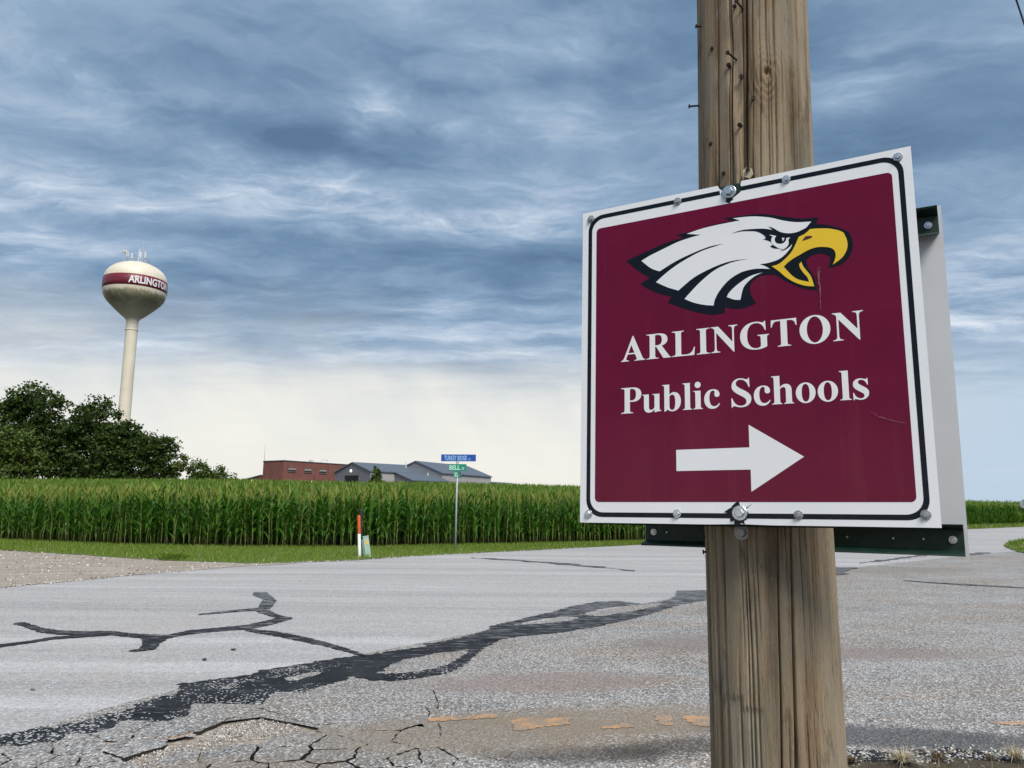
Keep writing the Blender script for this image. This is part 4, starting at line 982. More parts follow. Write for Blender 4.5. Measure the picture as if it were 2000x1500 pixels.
MB().lathe([(1.055, 33.0 - tz), (1.12, 33.05 - tz), (1.12, 33.2 - tz), (1.055, 33.25 - tz)], 48).build('stem_ring', M['tank'], tower, smooth=True)
MB().lathe([(RB - .05, BB - .03), (RB, BB), (RB + .03, (BB + BT) / 2), (RB - .04, BT), (RB - .09, BT + .02)], 96).build('band', M['band'], tower, smooth=True)
dome = [(RB - .08, BT + .01)] + [((RB - .1) * math.cos(a), BT + .03 + 3.55 * math.sin(a)) for a in np.linspace(.06, math.pi / 2 - .001, 16)]
MB().lathe(dome, 64).build('tank_top', M['tank'], tower, smooth=True)
vt, ft = text_mesh('ARLINGTON', 1.85, .055, 1.0, 1.02)
facing = math.atan2(-TY, -TX)
arc0 = math.radians(-12)
sx = (RB * math.radians(83)) / vt[:, 0].max()
bmx = []
for x, y, _ in vt:
    a = facing + arc0 + x * sx / RB
    bmx.append(((RB + .045) * math.cos(a), (RB + .045) * math.sin(a), BB + .38 + y))
link('lettering', mesh('lettering', bmx, ft, M['letter_white']), tower)
DT = BT + 3.55
rl = MB()
for k in range(16):
    a = 2 * math.pi * k / 16
    rl.tube((1.9 * math.cos(a), 1.9 * math.sin(a), DT - .35), (1.9 * math.cos(a), 1.9 * math.sin(a), DT + .75), .03, n=5)
for z in (.35, .75): rl.path([(1.9 * math.cos(a), 1.9 * math.sin(a), DT + z) for a in np.linspace(0, 6.28, 33)], .03, 5)
rl.build('roof_railing', M['steel'], tower)
for (ax, ay, hgt, r_, nm) in ((.35, -.3, 2.7, .14, 'antenna_mast'), (-1.75, -.6, 2.3, .05, 'antenna_pole'), (-1.4, .3, 2.0, .05, 'antenna_pole'), (1.0, -.8, 2.0, .05, 'antenna_pole'), (1.55, -.2, 2.1, .05, 'antenna_pole'), (.75, .2, 4.4, .025, 'whip_antenna')):
    MB().tube((ax, ay, DT - .3), (ax, ay, DT + hgt), r_, r_ * .85, 8).build(nm, M['antenna'], tower)
for (ax, ay, z, hw, hz) in ((-1.95, -.75, 1.7, .17, .55), (-1.5, -.75, 1.45, .16, .5), (-1.25, .2, 1.5, .15, .5), (.95, -.95, 1.3, .14, .55), (1.6, -.4, 1.5, .16, .6)):
    MB().box((ax, ay, DT + z), (hw, .08, hz), rng.uniform(-.6, .6)).build('panel_antenna', M['antenna'], tower)
MB().tube((-2.05, -.95, DT + 1.9), (-2.25, -1.25, DT + 1.95), .30, .34, 14).build('dish_antenna', M['antenna'], tower)

# ------------------------------------------------------------------ roadside things beyond the road
M['blue'] = plain('blue street sign', (.012, .075, .33), .35, 0, .06); M['green_sign'] = plain('green street sign', (.012, .23, .14), .35, 0, .06)
M['sky_text'] = plain('pale blue lettering', (.26, .46, .74), .4, 0, .03); M['mint_text'] = plain('pale green lettering', (.42, .74, .60), .4, 0, .03)
M['galv'] = plain('galvanised post', (.36, .38, .39), .5, .5, .15, 12)
def blade(root, zc, w_, h_, x0, y0, mat, tmat, txt, size, sx, small=None, rz=0.0, name='street_name_blade'):
    r_ = .028
    bm = bmesh.new()
    b = MB().box((0, 0, 0), (w_ / 2, .006, h_ / 2))
    o = b.build(name, mat, root, bevel=.003); o.location = (x0, y0, zc); o.rotation_euler = (0, 0, rz)
    bm.free()
    v, f = text_mesh(txt, size, .008, sx, 1.08)
    v[:, 0] -= v[:, 0].max() / 2 + (.10 if small else 0); v[:, 1] -= size * .36
    if small:
        v2, f2 = text_mesh(small, size * .52, .003, sx, 1.0)
        v2[:, 0] += v[:, 0].max() + .05; v2[:, 1] -= size * .36
        f = f + [tuple(i + len(v) for i in q) for q in f2]; v = np.concatenate([v, v2])
    link('lettering', mesh('lettering', np.column_stack([v[:, 0], np.full(len(v), -.0085), v[:, 1]]), f, tmat), o)
    return o
sp_ = empty('street_sign', (-1.87, 26.44, .02), R(-3), 'street sign post with blue TURKEY RIDGE blade above green BELL blade', 'street sign')
MB().path([(0, 0, -.3), (.01, 0, 1.2), (.022, 0, 3.04)], .033, 10).build('pole', M['galv'], sp_, smooth=True)
blade(sp_, 3.14, 1.20, .235, .055, 0, M['blue'], M['sky_text'], 'TURKEY RIDGE', .215, .50, 'LN')
MB().box((.02, 0, 2.99), (.045, .02, .035)).build('bracket', M['galv'], sp_)
blade(sp_, 2.81, .60, .235, .035, -.045, M['green_sign'], M['mint_text'], 'BELL', .215, .80, 'ST')
blade(sp_, 2.57, .60, .22, .03, -.02, M['green_sign'], M['mint_text'], 'BELL', .20, .7, 'ST', R(72))

M['orange'] = plain('orange marker plastic', (.62, .095, .012), .45, 0, .1); M['white_pl'] = plain('white marker plastic', (.70, .72, .70), .45, 0, .08); M['black_pl'] = plain('black rubber', (.012, .012, .013), .6)
mk = empty('utility_marker', (-4.45, 23.15, .03), 0, 'orange and white plastic utility marker post on the verge', 'marker post')
def half_tube(z0, z1, r, lean, n=10, dome=False):
    v, f = [], []
    zs = [z0, z1] if not dome else [z0, z1 - r] + [z1 - r + r * math.sin(a) for a in (.5, 1.0, 1.45)]
    for k, z in enumerate(zs):
        rr_ = r if not dome or k < 2 else r * math.cos((.5, 1.0, 1.45)[k - 2])
        for i in range(n):
            q = 2 * math.pi * i / n
            v.append((rr_ * math.cos(q) - lean * z, rr_ * .8 * math.sin(q), z))
    for k in range(len(zs) - 1): f += [(k * n + i, k * n + (i + 1) % n, (k + 1) * n + (i + 1) % n, (k + 1) * n + i) for i in range(n)]
    f += [tuple(range((len(zs) - 1) * n, len(zs) * n))]
    return v, f
MB().add(*half_tube(-.1, .67, .046, .055)).build('white_sleeve', M['white_pl'], mk, smooth=True)
MB().add(*half_tube(.67, 1.22, .047, .055, dome=True)).build('orange_sleeve', M['orange'], mk, smooth=True)
bk = MB().add(*half_tube(.62, 1.40, .042, .055, dome=True)).build('black_backing', M['black_pl'], mk, smooth=True); bk.location = (.05, .05, 0)
M['mint'] = plain('pale green pedestal paint', (.33, .46, .40), .5, 0, .1); M['yellow_l'] = plain('yellow warning label', (.66, .45, .09), .5, 0, .1); M['mint_shade'] = plain('pedestal green with painted shade', (.20, .31, .26), .5)  # darker green copy has the shade of the pedestal side painted into it
pd_ = empty('telecom_pedestal', (-4.22, 23.3, .0), 0, 'leaning pale green cable pedestal with yellow label beside the orange marker', 'cable pedestal')
tilt = Matrix.Rotation(R(-10), 3, 'Y') @ Matrix.Rotation(R(16), 3, 'Z')
def tb(c, h): return MB().box(tilt @ Vector(c), h, 0, tilt)
tb((0, 0, .28), (.085, .075, .33)).build('cover', M['mint'], pd_, bevel=.015)
tb((-.105, .02, .26), (.022, .06, .30)).build('back_plate', M['mint_shade'], pd_, bevel=.006)
tb((0, 0, .625), (.092, .082, .018)).build('cap', M['mint'], pd_, bevel=.008)
tb((.018, -.077, .45), (.045, .003, .055)).build('label', M['yellow_l'], pd_)
# back of a traffic sign far down the road
st = empty('traffic_sign', (48.7, 73.6, 0), R(-33), 'grey back of an octagonal traffic sign far down the road at the right edge', 'traffic sign')
oc = [(.45 * math.cos(R(22.5 + 45 * k)), .45 * math.sin(R(22.5 + 45 * k))) for k in range(8)]
mb = MB().add([(x, y_, z + 2.02) for y_ in (-.008, .008) for x, z in oc], [tuple(range(8)), tuple(range(15, 7, -1))] + [(i, i + 8, (i + 1) % 8 + 8, (i + 1) % 8) for i in range(8)])
mb.build('sign_plate', plain('bare aluminium sign back', (.42, .44, .46), .45, .4, .08), st)
MB().box((0, -.035, 1.2), (.035, .02, 1.3)).build('post', M['galv'], st)

# ------------------------------------------------------------------ wooden utility pole
def m_wood():
    m, t, b = material('weathered pole wood'); o = t.node('ShaderNodeTexCoord').outputs['Object']
    s = t.sep(o)
    # grain wraps round the pole and drifts slowly along it
    ang = t.math('ARCTAN2', s[1], s[0])
    wav = t.noise(t.mapping(o, (2, 2, 1.1)), 1.6, 3, .5)
    a2 = t.math('ADD', t.math('ADD', ang, t.math('MULTIPLY', s[2], -.05)), t.math('MULTIPLY', wav, .22))
    q = t.comb(t.math('MULTIPLY', t.math('COSINE', a2), .11), t.math('MULTIPLY', t.math('SINE', a2), .11), t.math('MULTIPLY', s[2], .03))
    fine = t.noise(q, 260, 8, .72); fib = t.noise(t.vmath('MULTIPLY', q, (1, 1, 3.0)), 620, 5, .7); mid = t.noise(q, 62, 5, .6); wide = t.noise(t.vmath('MULTIPLY', q, (1, 1, 1.6)), 17, 4, .6)
    col = t.ramp(wide, [(.34, (.10, .068, .040)), (.46, (.27, .195, .120)), (.58, (.40, .305, .200)), (.70, (.53, .43, .295))])
    col = t.mix(t.mapr(mid, .40, .68, 0, .65), col, (.31, .26, .19)); col = t.mix(t.mapr(mid, .47, .30, 0, .6), col, (.10, .068, .040))
    col = t.mix(t.mapr(fine, .46, .30, 0, .5), col, (.075, .052, .032)); col = t.mix(t.mapr(fine, .58, .74, 0, .4), col, (.44, .375, .275))
    side = t.sep(t.vmath('NORMALIZE', t.comb(s[0], s[1], 0.0)))
    grey = t.mapr(t.math('ADD', side[0], t.math('MULTIPLY', t.math('SUBTRACT', wide, .5), .9)), .25, .9, 0, .4)
    col = t.mix(grey, col, (.34, .305, .25)) if False else t.mix(t.math('MULTIPLY', grey, t.mapr(fine, .25, .7, .5, 1)), col, (.375, .325, .25))
    dirt = t.noise(t.mapping(o, (3, 3, .8), (0, 0, 0), (4, 1, 2)), 3.5, 6, .65)
    col = t.mix(t.mapr(dirt, .55, .75, 0, .65), col, (.07, .052, .036))
    at = t.node('ShaderNodeAttribute', attribute_name='shaved'); col = t.mix(t.math('MULTIPLY', at.outputs['Fac'], .7), col, t.mix(t.mapr(fine, .35, .65), (.30, .255, .185), (.44, .39, .30)))
    kn = t.node('ShaderNodeAttribute', attribute_name='knot'); col = t.mix(t.math('MULTIPLY', kn.outputs['Fac'], .6), col, t.mix(t.mapr(mid, .4, .6), (.16, .10, .055), (.30, .215, .135)))
    col = t.mix(t.mapr(fib, .45, .28, 0, .6), col, (.06, .045, .03)); col = t.mix(t.mapr(fib, .56, .74, 0, .5), col, (.47, .41, .31))
    pat = t.noise(t.mapping(o, (2, 2, .9), (0, 0, 0), (1, 8, 3)), 7, 7, .7); col = t.mix(t.mapr(pat, .47, .64, 0, .55), col, (.30, .265, .205)); blot = t.noise(t.mapping(o, (1.6, 1.6, .55), (0, 0, 0), (6, 3, 1)), 11, 6, .65); col = t.mix(t.mapr(blot, .55, .66, 0, .7), col, t.mix(t.mapr(fib, .3, .7), (.075, .052, .03), (.16, .115, .07)))
    mossy = t.noise(t.mapping(o, (1.2, 1.2, .5), (0, 0, 0), (2, 9, 4)), 8, 4); col = t.mix(t.mapr(mossy, .54, .70, 0, .55), col, (.20, .185, .135))
    speck = t.noise(t.mapping(o, (1, 1, .45)), 260, 3, .6)
    col = t.mix(t.mapr(speck, .36, .25, 0, .6), col, (.05, .036, .024))
    t.link(col, b.inputs['Base Color']); b.inputs['Roughness'].default_value = .88; b.inputs['Specular IOR Level'].default_value = .2
    bump(t, b, t.math('ADD', t.math('ADD', fine, t.math('MULTIPLY', fib, .6)), t.math('MULTIPLY', mid, .7)), .8, .004); return m
M['wood'] = m_wood()
PX, PY = .4720, 1.438
def pole_center(z): return np.interp(z, [-1, 1.18, 1.556, 2.213, 2.555, 9.5], [.4712, .4702, .4695, .4741, .4818, .60])
def pole_rad(z): return np.interp(z, [-1, 1.18, 1.556, 2.213, 2.555, 9.5], [.122, .1135, .1125, .1087, .1076, .088])
def build_pole():
    na = 680
    zs = np.concatenate([np.linspace(-.8, .85, 30), np.linspace(.86, 2.80, 430), np.linspace(2.85, 9.2, 60)])
    th = np.linspace(0, 2 * math.pi, na, endpoint=False)
    TH, Z = np.meshgrid(th, zs)
    r0 = pole_rad(Z); dr = np.zeros_like(Z); sh = np.zeros_like(Z); kn = np.zeros_like(Z)
    dr += .0022 * np.sin(TH * 3 + Z * .9 + 1) + .0014 * np.sin(TH * 7 - Z * 1.7) + .0009 * np.sin(TH * 13 + 2.2 * Z)
    q = np.random.default_rng(3)
    def groove(a0, z0, z1, depth, wid, drift, wig=.02):
        c = a0 + drift * (Z - (z0 + z1) / 2) + wig * np.sin(Z * 7 + a0 * 9) * .6 + wig * .4 * np.sin(Z * 23 + a0 * 5)
        dd = (TH - c + math.pi) % (2 * math.pi) - math.pi
        env = np.clip((Z - z0) / .12, 0, 1) * np.clip((z1 - Z) / .12, 0, 1)
        return -depth * env * np.exp(-(dd * .11 / wid) ** 2)
    for _ in range(150):
        L = q.uniform(.2, 1.6); zc = q.uniform(.3, 3.0)
        dr += groove(q.uniform(0, 6.28), zc - L / 2, zc + L / 2, q.uniform(.002, .0065), q.uniform(.0007, .0014), q.uniform(-.06, .10), .012)
    d0 = math.radians
    # the long checks seen from the road side (angle -108 deg faces the viewer)
    for a, z0, z1, dep, wd, dft in ((-128, 1.75, 2.9, .008, .0015, .05), (-113, 1.8, 2.75, .010, .0015, .12), (-118, 2.05, 2.35, .011, .004, .1), (-84, 1.7, 2.9, .006, .0016, .04), (-95, 1.7, 2.5, .004, .0015, .03),
                                    (-103, .8, 1.62, .011, .0012, .22), (-92, .8, 1.62, .014, .0015, .26), (-82, .8, 1.35, .011, .0013, .15), (-69, .8, 1.6, .007, .0018, .12), (-120, 1.0, 1.62, .004, .0016, .05), (-160, .8, 1.6, .009, .003, .03), (-172, .8, 2.9, .010, .003, .02), (-150, .9, 1.6, .005, .0018, .12), (-143, 1.75, 2.6, .005, .0018, .03), (-58, 1.8, 2.9, .004, .0016, .02), (-46, .8, 1.6, .005, .0016, .0)):
        dr += groove(d0(a), z0, z1, dep, wd, dft, .01)
    # hollow pockets along the worn check, a knot, and a shaved flat near the bottom
    for a, z, wa, wz, dep in ((-126, 2.47, .012, .05, .007), (-121, 2.37, .008, .05, .009), (-115, 2.27, .006, .12, .012), (-110, 2.13, .005, .10, .012), (-147, 2.13, .006, .07, .008), (-128, 2.03, .006, .05, .010), (-150, 2.05, .010, .05, .006)):
        dd = (TH - d0(a) + math.pi) % (2 * math.pi) - math.pi
        dr -= dep * np.exp(-(dd * .11 / wa) ** 2 - ((Z - z) / wz) ** 2)
    dd = (TH - d0(-93) + math.pi) % (2 * math.pi) - math.pi
    k = np.exp(-(dd * .11 / .030) ** 2 - ((Z - 2.40) / .055) ** 2); dr += .005 * k
    rad_ = np.sqrt((dd * .11 / .9) ** 2 + ((Z - 2.40) / 1.6) ** 2)
    dr += .0016 * np.sin(rad_ * 700) * k; kn += k
    dr -= .010 * np.exp(-(dd * .11 / .006) ** 2 - ((Z - 2.405) / .006) ** 2)
    dd = (TH - d0(-131) + math.pi) % (2 * math.pi) - math.pi
    ztop = np.where(dd * .11 > -.004, 1.268, 1.282) + .004 * np.sin(dd * 90)
    s = np.clip((ztop - Z) / .004, 0, 1) * np.clip((.034 - np.abs(dd * .11 + .003 * np.sin(Z * 20))) / .012, 0, 1); dr -= .0025 * s; sh += s
    rr_ = r0 + dr
    X = pole_center(Z) - PX + rr_ * np.cos(TH); Y = rr_ * np.sin(TH)
    v = np.stack([X, Y, Z], -1).reshape(-1, 3); nz = len(zs)
    i, j = np.meshgrid(np.arange(na), np.arange(nz - 1)); i2 = (i + 1) % na
    quads = np.stack([j * na + i, j * na + i2, (j + 1) * na + i2, (j + 1) * na + i], -1).reshape(-1, 4)
    cap = np.arange((nz - 1) * na, nz * na)
    loops = np.concatenate([quads.ravel(), cap]); cnt = np.concatenate([np.full(len(quads), 4), [na]])
    me = bigmesh('shaft', v, loops, np.concatenate([[0], np.cumsum(cnt)[:-1]]), cnt, [M['wood']])
    me.polygons.foreach_set('use_smooth', np.ones(len(me.polygons), dtype=bool))
    for nm, arr in (('shaved', sh), ('knot', kn)):
        a = me.attributes.new(nm, 'FLOAT', 'POINT'); a.data.foreach_set('value', arr.ravel().astype(np.float32))
    return me
pole = empty('utility_pole', (PX, PY, 0), 0, 'weathered wooden utility pole studded with old nails, carrying the maroon sign', 'utility pole')
link('shaft', build_pole(), pole)
M['rust'] = plain('old rusted nail', (.030, .018, .013), .7, .3, .3, 60); M['zinc'] = plain('zinc plated bolt', (.55, .58, .60), .28, .85, .15, 50); M['dull_zinc'] = plain('dull weathered bolt', (.33, .34, .34), .45, .6, .2, 50)
M['scrap'] = plain('yellowed scrap of card', (.50, .44, .33), .8, 0, .2, 40)
def on_pole(a, z, out=0.0):
    r_ = float(pole_rad(z)) + out
    return Vector((float(pole_center(z)) - PX + r_ * math.cos(a), r_ * math.sin(a), z))
NAIL_OUT = [.004, .026, .010, .004, .026, .003, .004, .010, .008, .018, .003, .002, .004, .002, .003, .004]
for k, (a, z) in enumerate(NAILS):
    if k == 13: continue
    out = NAIL_OUT[k]; n_ = Vector((math.cos(a), math.sin(a), 0))
    tl = Vector((-.5, -.1, .08)) if k in (1, 4) else Vector((rng.uniform(-.2, .2), rng.uniform(-.2, .2), rng.uniform(-.25, .1)))
    p0 = on_pole(a, z, -.008); dd = (n_ + tl).normalized(); p1 = p0 + dd * (out + .008)
    mb = MB().tube(p0, p1, .0019, .0019, 7); mb.tube(p1, p1 + dd * .002, .0043, .0040, 12)
    mb.build('nail', M['rust'], pole)
for k in (3, 12, 15):
    a, z = NAILS[k]; n_ = Vector((math.cos(a), math.sin(a), 0)); tv = Vector((-n_.y, n_.x, 0)); c = on_pole(a, z - .003, .0015)
    pts = [c + tv * x * .001 + Vector((0, 0, y_ * .001)) for x, y_ in (((-9, 4), (-3, 9), (7, 5), (9, -6), (2, -13), (-10, -7)) if k == 12 else ((-5, -3), (-3, -7), (5, -5), (6, 2), (3, -1), (-1, -3)))]
    v_ = pts + [p - n_ * .0012 for p in pts]; m_ = len(pts)
    MB().add(v_, [tuple(range(m_))] + [(i, (i + 1) % m_, m_ + (i + 1) % m_, m_ + i) for i in range(m_)]).build('paper_scrap', M['scrap'], pole)

# ------------------------------------------------------------------ hex bolts, built along local -Y
def bolt(parent, x, z, r, mat, y=0.0, washer=True, rot=None, turn=0.0):
    ra = random.Random(int(x * 1e4 + z * 1e3)).uniform(0, 1) + turn
    v, f = [], []
    for yy, k in ((-.0016, 1), (-.0016 - r * .55, 1), (-.0016 - r * .68, .86)):
        for i in range(6):
            q = math.pi / 3 * i + ra; v.append((r * k * math.cos(q), yy, r * k * math.sin(q)))
    for L in (0, 6): f += [(L + i, L + (i + 1) % 6, L + 6 + (i + 1) % 6, L + 6 + i) for i in range(6)]
    f += [tuple(range(12, 18))]
    b = link('bolt', mesh('bolt', v, f, mat), parent); b.location = (x, y, z)
    if washer:
        n = 24; v = []
        for yy, k in ((0, 1.62), (-.0012, 1.62), (-.0019, 1.5), (-.0019, .7)):
            v += [(r * k * math.cos(6.2832 * i / n), yy, r * k * math.sin(6.2832 * i / n)) for i in range(n)]
        f = [(L * n + i, L * n + (i + 1) % n, (L + 1) * n + (i + 1) % n, (L + 1) * n + i) for L in range(3) for i in range(n)]
        link('washer', mesh('washer', v, f, mat, smooth=False), b)
    return b
lg = empty('x', (0, 0, 0)); bpy.data.objects.remove(lg)
a, z = LAG
lb_ = bolt(pole, 0, 0, .0085, M['dull_zinc'])
lb_.location = on_pole(a, z, .001); lb_.rotation_euler = (0, 0, a + math.pi / 2); lb_.name = 'lag_bolt'

# ------------------------------------------------------------------ the school sign
M['panel_white'] = plain('white sign sheeting', (.83, .845, .865), .32, 0, .035, 3, .5, .1)
M['alu'] = plain('aluminium sign back', (.68, .70, .73), .42, .1, .05, 4)
def m_maroon():
    m, t, b = material('maroon vinyl'); o = t.node('ShaderNodeTexCoord').outputs['Object']
    n = t.noise(o, 9, 6, .6); k = t.mapr(n, .3, .7, .92, 1.08, False)
    col = t.vmath('MULTIPLY', t.comb(k, k, k), (.138, .0020, .029))
    run = t.noise(t.mapping(o, (30, 1, 1.6)), 1.0, 5, .6); col = t.mix(t.mapr(run, .55, .75, 0, .16), col, (.19, .04, .06))
    haze = t.noise(o, 5, 6, .65); col = t.mix(t.mapr(haze, .5, .75, 0, .18), col, (.20, .03, .065))
    dust = t.noise(o, 420, 2, .5)
    col = t.mix(t.mapr(dust, .68, .78, 0, .25), col, (.25, .14, .15))
    t.link(col, b.inputs['Base Color'])
    t.link(t.mapr(t.noise(o, 14, 5), .3, .7, .10, .22, False), b.inputs['Roughness'])
    b.inputs['Specular IOR Level'].default_value = .18; b.inputs['Coat Weight'].default_value = .12; b.inputs['Coat Roughness'].default_value = .12
    bump(t, b, t.noise(o, 4, 3), .10, .02); return m
M['maroon'] = m_maroon()
M['black_v'] = plain('black vinyl', (.004, .006, .012), .25, 0, .1, 20, .25, .0); M['white_v'] = plain('white vinyl', (.84, .85, .865), .34, 0, .03, 6, .5, .1)
M['yellow_v'] = plain('golden yellow vinyl', (.84, .56, .03), .32, 0, .05, 12, .3, .1); M['brown_v'] = plain('dark brown vinyl', (.05, .02, .012), .3)
M['rail_green'] = plain('dark green painted steel', (.004, .024, .016), .5, 0, .35, 25); M['scuff'] = plain('pale pink scratch', (.26, .10, .13), .7)
_yaw, _pt, _rl = R(-30.51), R(2.74), R(-.29)
_X = Vector((math.cos(_yaw), math.sin(_yaw), 0)); _N = Vector((_X.y, -_X.x, 0)); _Zt = Vector((0, 0, 1)) * math.cos(_pt) - _N * math.sin(_pt); _Nt = _N * math.cos(_pt) + Vector((0, 0, 1)) * math.sin(_pt)
_ex = _X * math.cos(_rl) - _Zt * math.sin(_rl); _ez = _X * math.sin(_rl) + _Zt * math.cos(_rl)
def frame_matrix(ex, ez, loc):
    ey = ez.cross(ex); m = Matrix((ex, ey, ez)).transposed().to_4x4(); m.translation = loc; return m
sign = empty('school_sign', (0, 0, 0), 0, 'maroon ARLINGTON Public Schools sign with a white eagle head and arrow', 'sign')
sign.matrix_world = frame_matrix(_ex, _ez, Vector((.386, 1.307, 1.874)))
def decal(name, outer, holes, y, mat, parent=None):
    v, f = flat_poly(outer, holes)
    return link(name, mesh(name, [(p[0], y, p[1]) for p in v], f, mat), parent or sign)
def rrect(hx, hz, r, n=8, cz=0.0):
    out = []
    for cx, cy, a0 in ((hx - r, hz - r, 0), (-hx + r, hz - r, 90), (-hx + r, -hz + r, 180), (hx - r, -hz + r, 270)):
        out += [(cx + r * math.cos(R(a0 + 90 * k / n)), cy + cz + r * math.sin(R(a0 + 90 * k / n))) for k in range(n + 1)]
    return out
HX, HZ = .2928, .305
outline = [(HX, HZ), (.021, HZ), (.019, .298), (.0225, .291), (.018, .2835), (.007, .2765), (.001, .2745), (-.006, .277), (-.012, .2815), (-.0165, .287), (-.0145, .294), (-.019, .2985), (-.022, HZ), (-HX, HZ), (-HX, -HZ), (-.05, -HZ), (0, -HZ + .0012), (.05, -HZ), (HX, -HZ)]
v, f = flat_poly(outline); n = len(outline)
vv = [(p[0], 0, p[1]) for p in v] + [(p[0], .0022, p[1]) for p in v]
ff = [tuple(q) for q in f] + [tuple(i + n for i in q[::-1]) for q in f] + [(i, i + n, (i + 1) % n + n, (i + 1) % n) for i in range(n)]
link('panel', mesh('panel', vv, ff, M['panel_white']), sign)
E_ = .0003
ro, ri = rrect(.2800, .2945, .031), rrect(.2722, .2862, .025)
gap = [(.0235, .30), (.0235, .28), (-.0235, .28), (-.0235, .30)]
# border strip, broken where the sheet is torn at the top bolt
def border_mesh():
    k = len(ro); v = [(p[0], -E_, p[1]) for p in ro] + [(p[0], -E_, p[1]) for p in ri]; f = []
    for i in range(k):
        j = (i + 1) % k
        if abs(ro[i][0]) > .2 and abs(ro[j][0]) > .2 and abs(ro[i][0] - ro[j][0]) > .3 and ro[i][1] > 0: 
            b = len(v)
            v += [(.0215, -E_, .2945), (.0200, -E_, .2862), (-.0185, -E_, .2945), (-.0175, -E_, .2862)]
            f += [(i, b, b + 1, k + i), (b + 2, j, k + j, b + 3)]
            continue
        f.append((i, j, k + j, k + i))
    return mesh('border', v, f, M['black_v'])
link('border', border_mesh(), sign)
decal('field', rrect(.2628, .2670, .008, 5, -.0005), [], -E_, M['maroon'])
mm_ = lambda L: [(p[0] * .001, p[1] * .001) + tuple(p[2:]) for p in L]
eagle = decal('eagle_emblem', smooth_outline(mm_(EAGLE_BLACK)), [], -2 * E_, M['black_v'])
for L in EAGLE_WHITE: decal('eagle_feathers', smooth_outline(mm_(L)), [], -3 * E_, M['white_v'], eagle)
for L in EAGLE_MASK: decal('eagle_brow', smooth_outline(mm_(L)), [], -4 * E_, M['black_v'], eagle)
decal('eagle_beak', smooth_outline(mm_(EAGLE_BEAK)), [], -5 * E_, M['yellow_v'], eagle)
for L in EAGLE_EYE: decal('eagle_eye', smooth_outline(mm_(L)), [], -5 * E_, M['white_v'], eagle)
for L in EAGLE_LID: decal('eagle_eyelid', smooth_outline(mm_(L)), [], -4 * E_, M['black_v'], eagle)
decal('eagle_nostril', smooth_outline(mm_(EAGLE_NOSTRIL)), [], -6 * E_, M['brown_v'], eagle)

# bold serif letters drawn as outlines, 1000 units to the em
def pathd(s):
    out, cur = [], None; tok = s.replace(',', ' ').split(); i = 0; op = None; sub = []
    def num():
        nonlocal i
        x = float(tok[i]); y = float(tok[i + 1]); i += 2; return Vector((x, y))
    while i < len(tok):
        if tok[i].isalpha(): op = tok[i]; i += 1
        if op == 'Z':
            out.append([tuple(p) for p in sub]); sub = []; continue
        if op == 'M': cur = num(); sub = [cur]
        elif op == 'L': cur = num(); sub.append(cur)
        elif op == 'C':
            a, b, c = num(), num(), num()
            for k in range(1, 9):
                s_ = k / 8; sub.append(cur * (1 - s_) ** 3 + a * (3 * s_ * (1 - s_) ** 2) + b * (3 * s_ * s_ * (1 - s_)) + c * s_ ** 3)
            cur = c
    return out
def ell(cx, cy, rx, ry, n=40, p=2.0):
    q = [2 * math.pi * k / n for k in range(n)]
    return [(cx + rx * math.copysign(abs(math.cos(a)) ** (2 / p), math.cos(a)), cy + ry * math.copysign(abs(math.sin(a)) ** (2 / p), math.sin(a))) for a in q]
I_LEG = 'L 211 78 C 211 34 225 19 265 15 L 265 0 L 16 0 L 16 15 C 57 18 72 33 72 78'
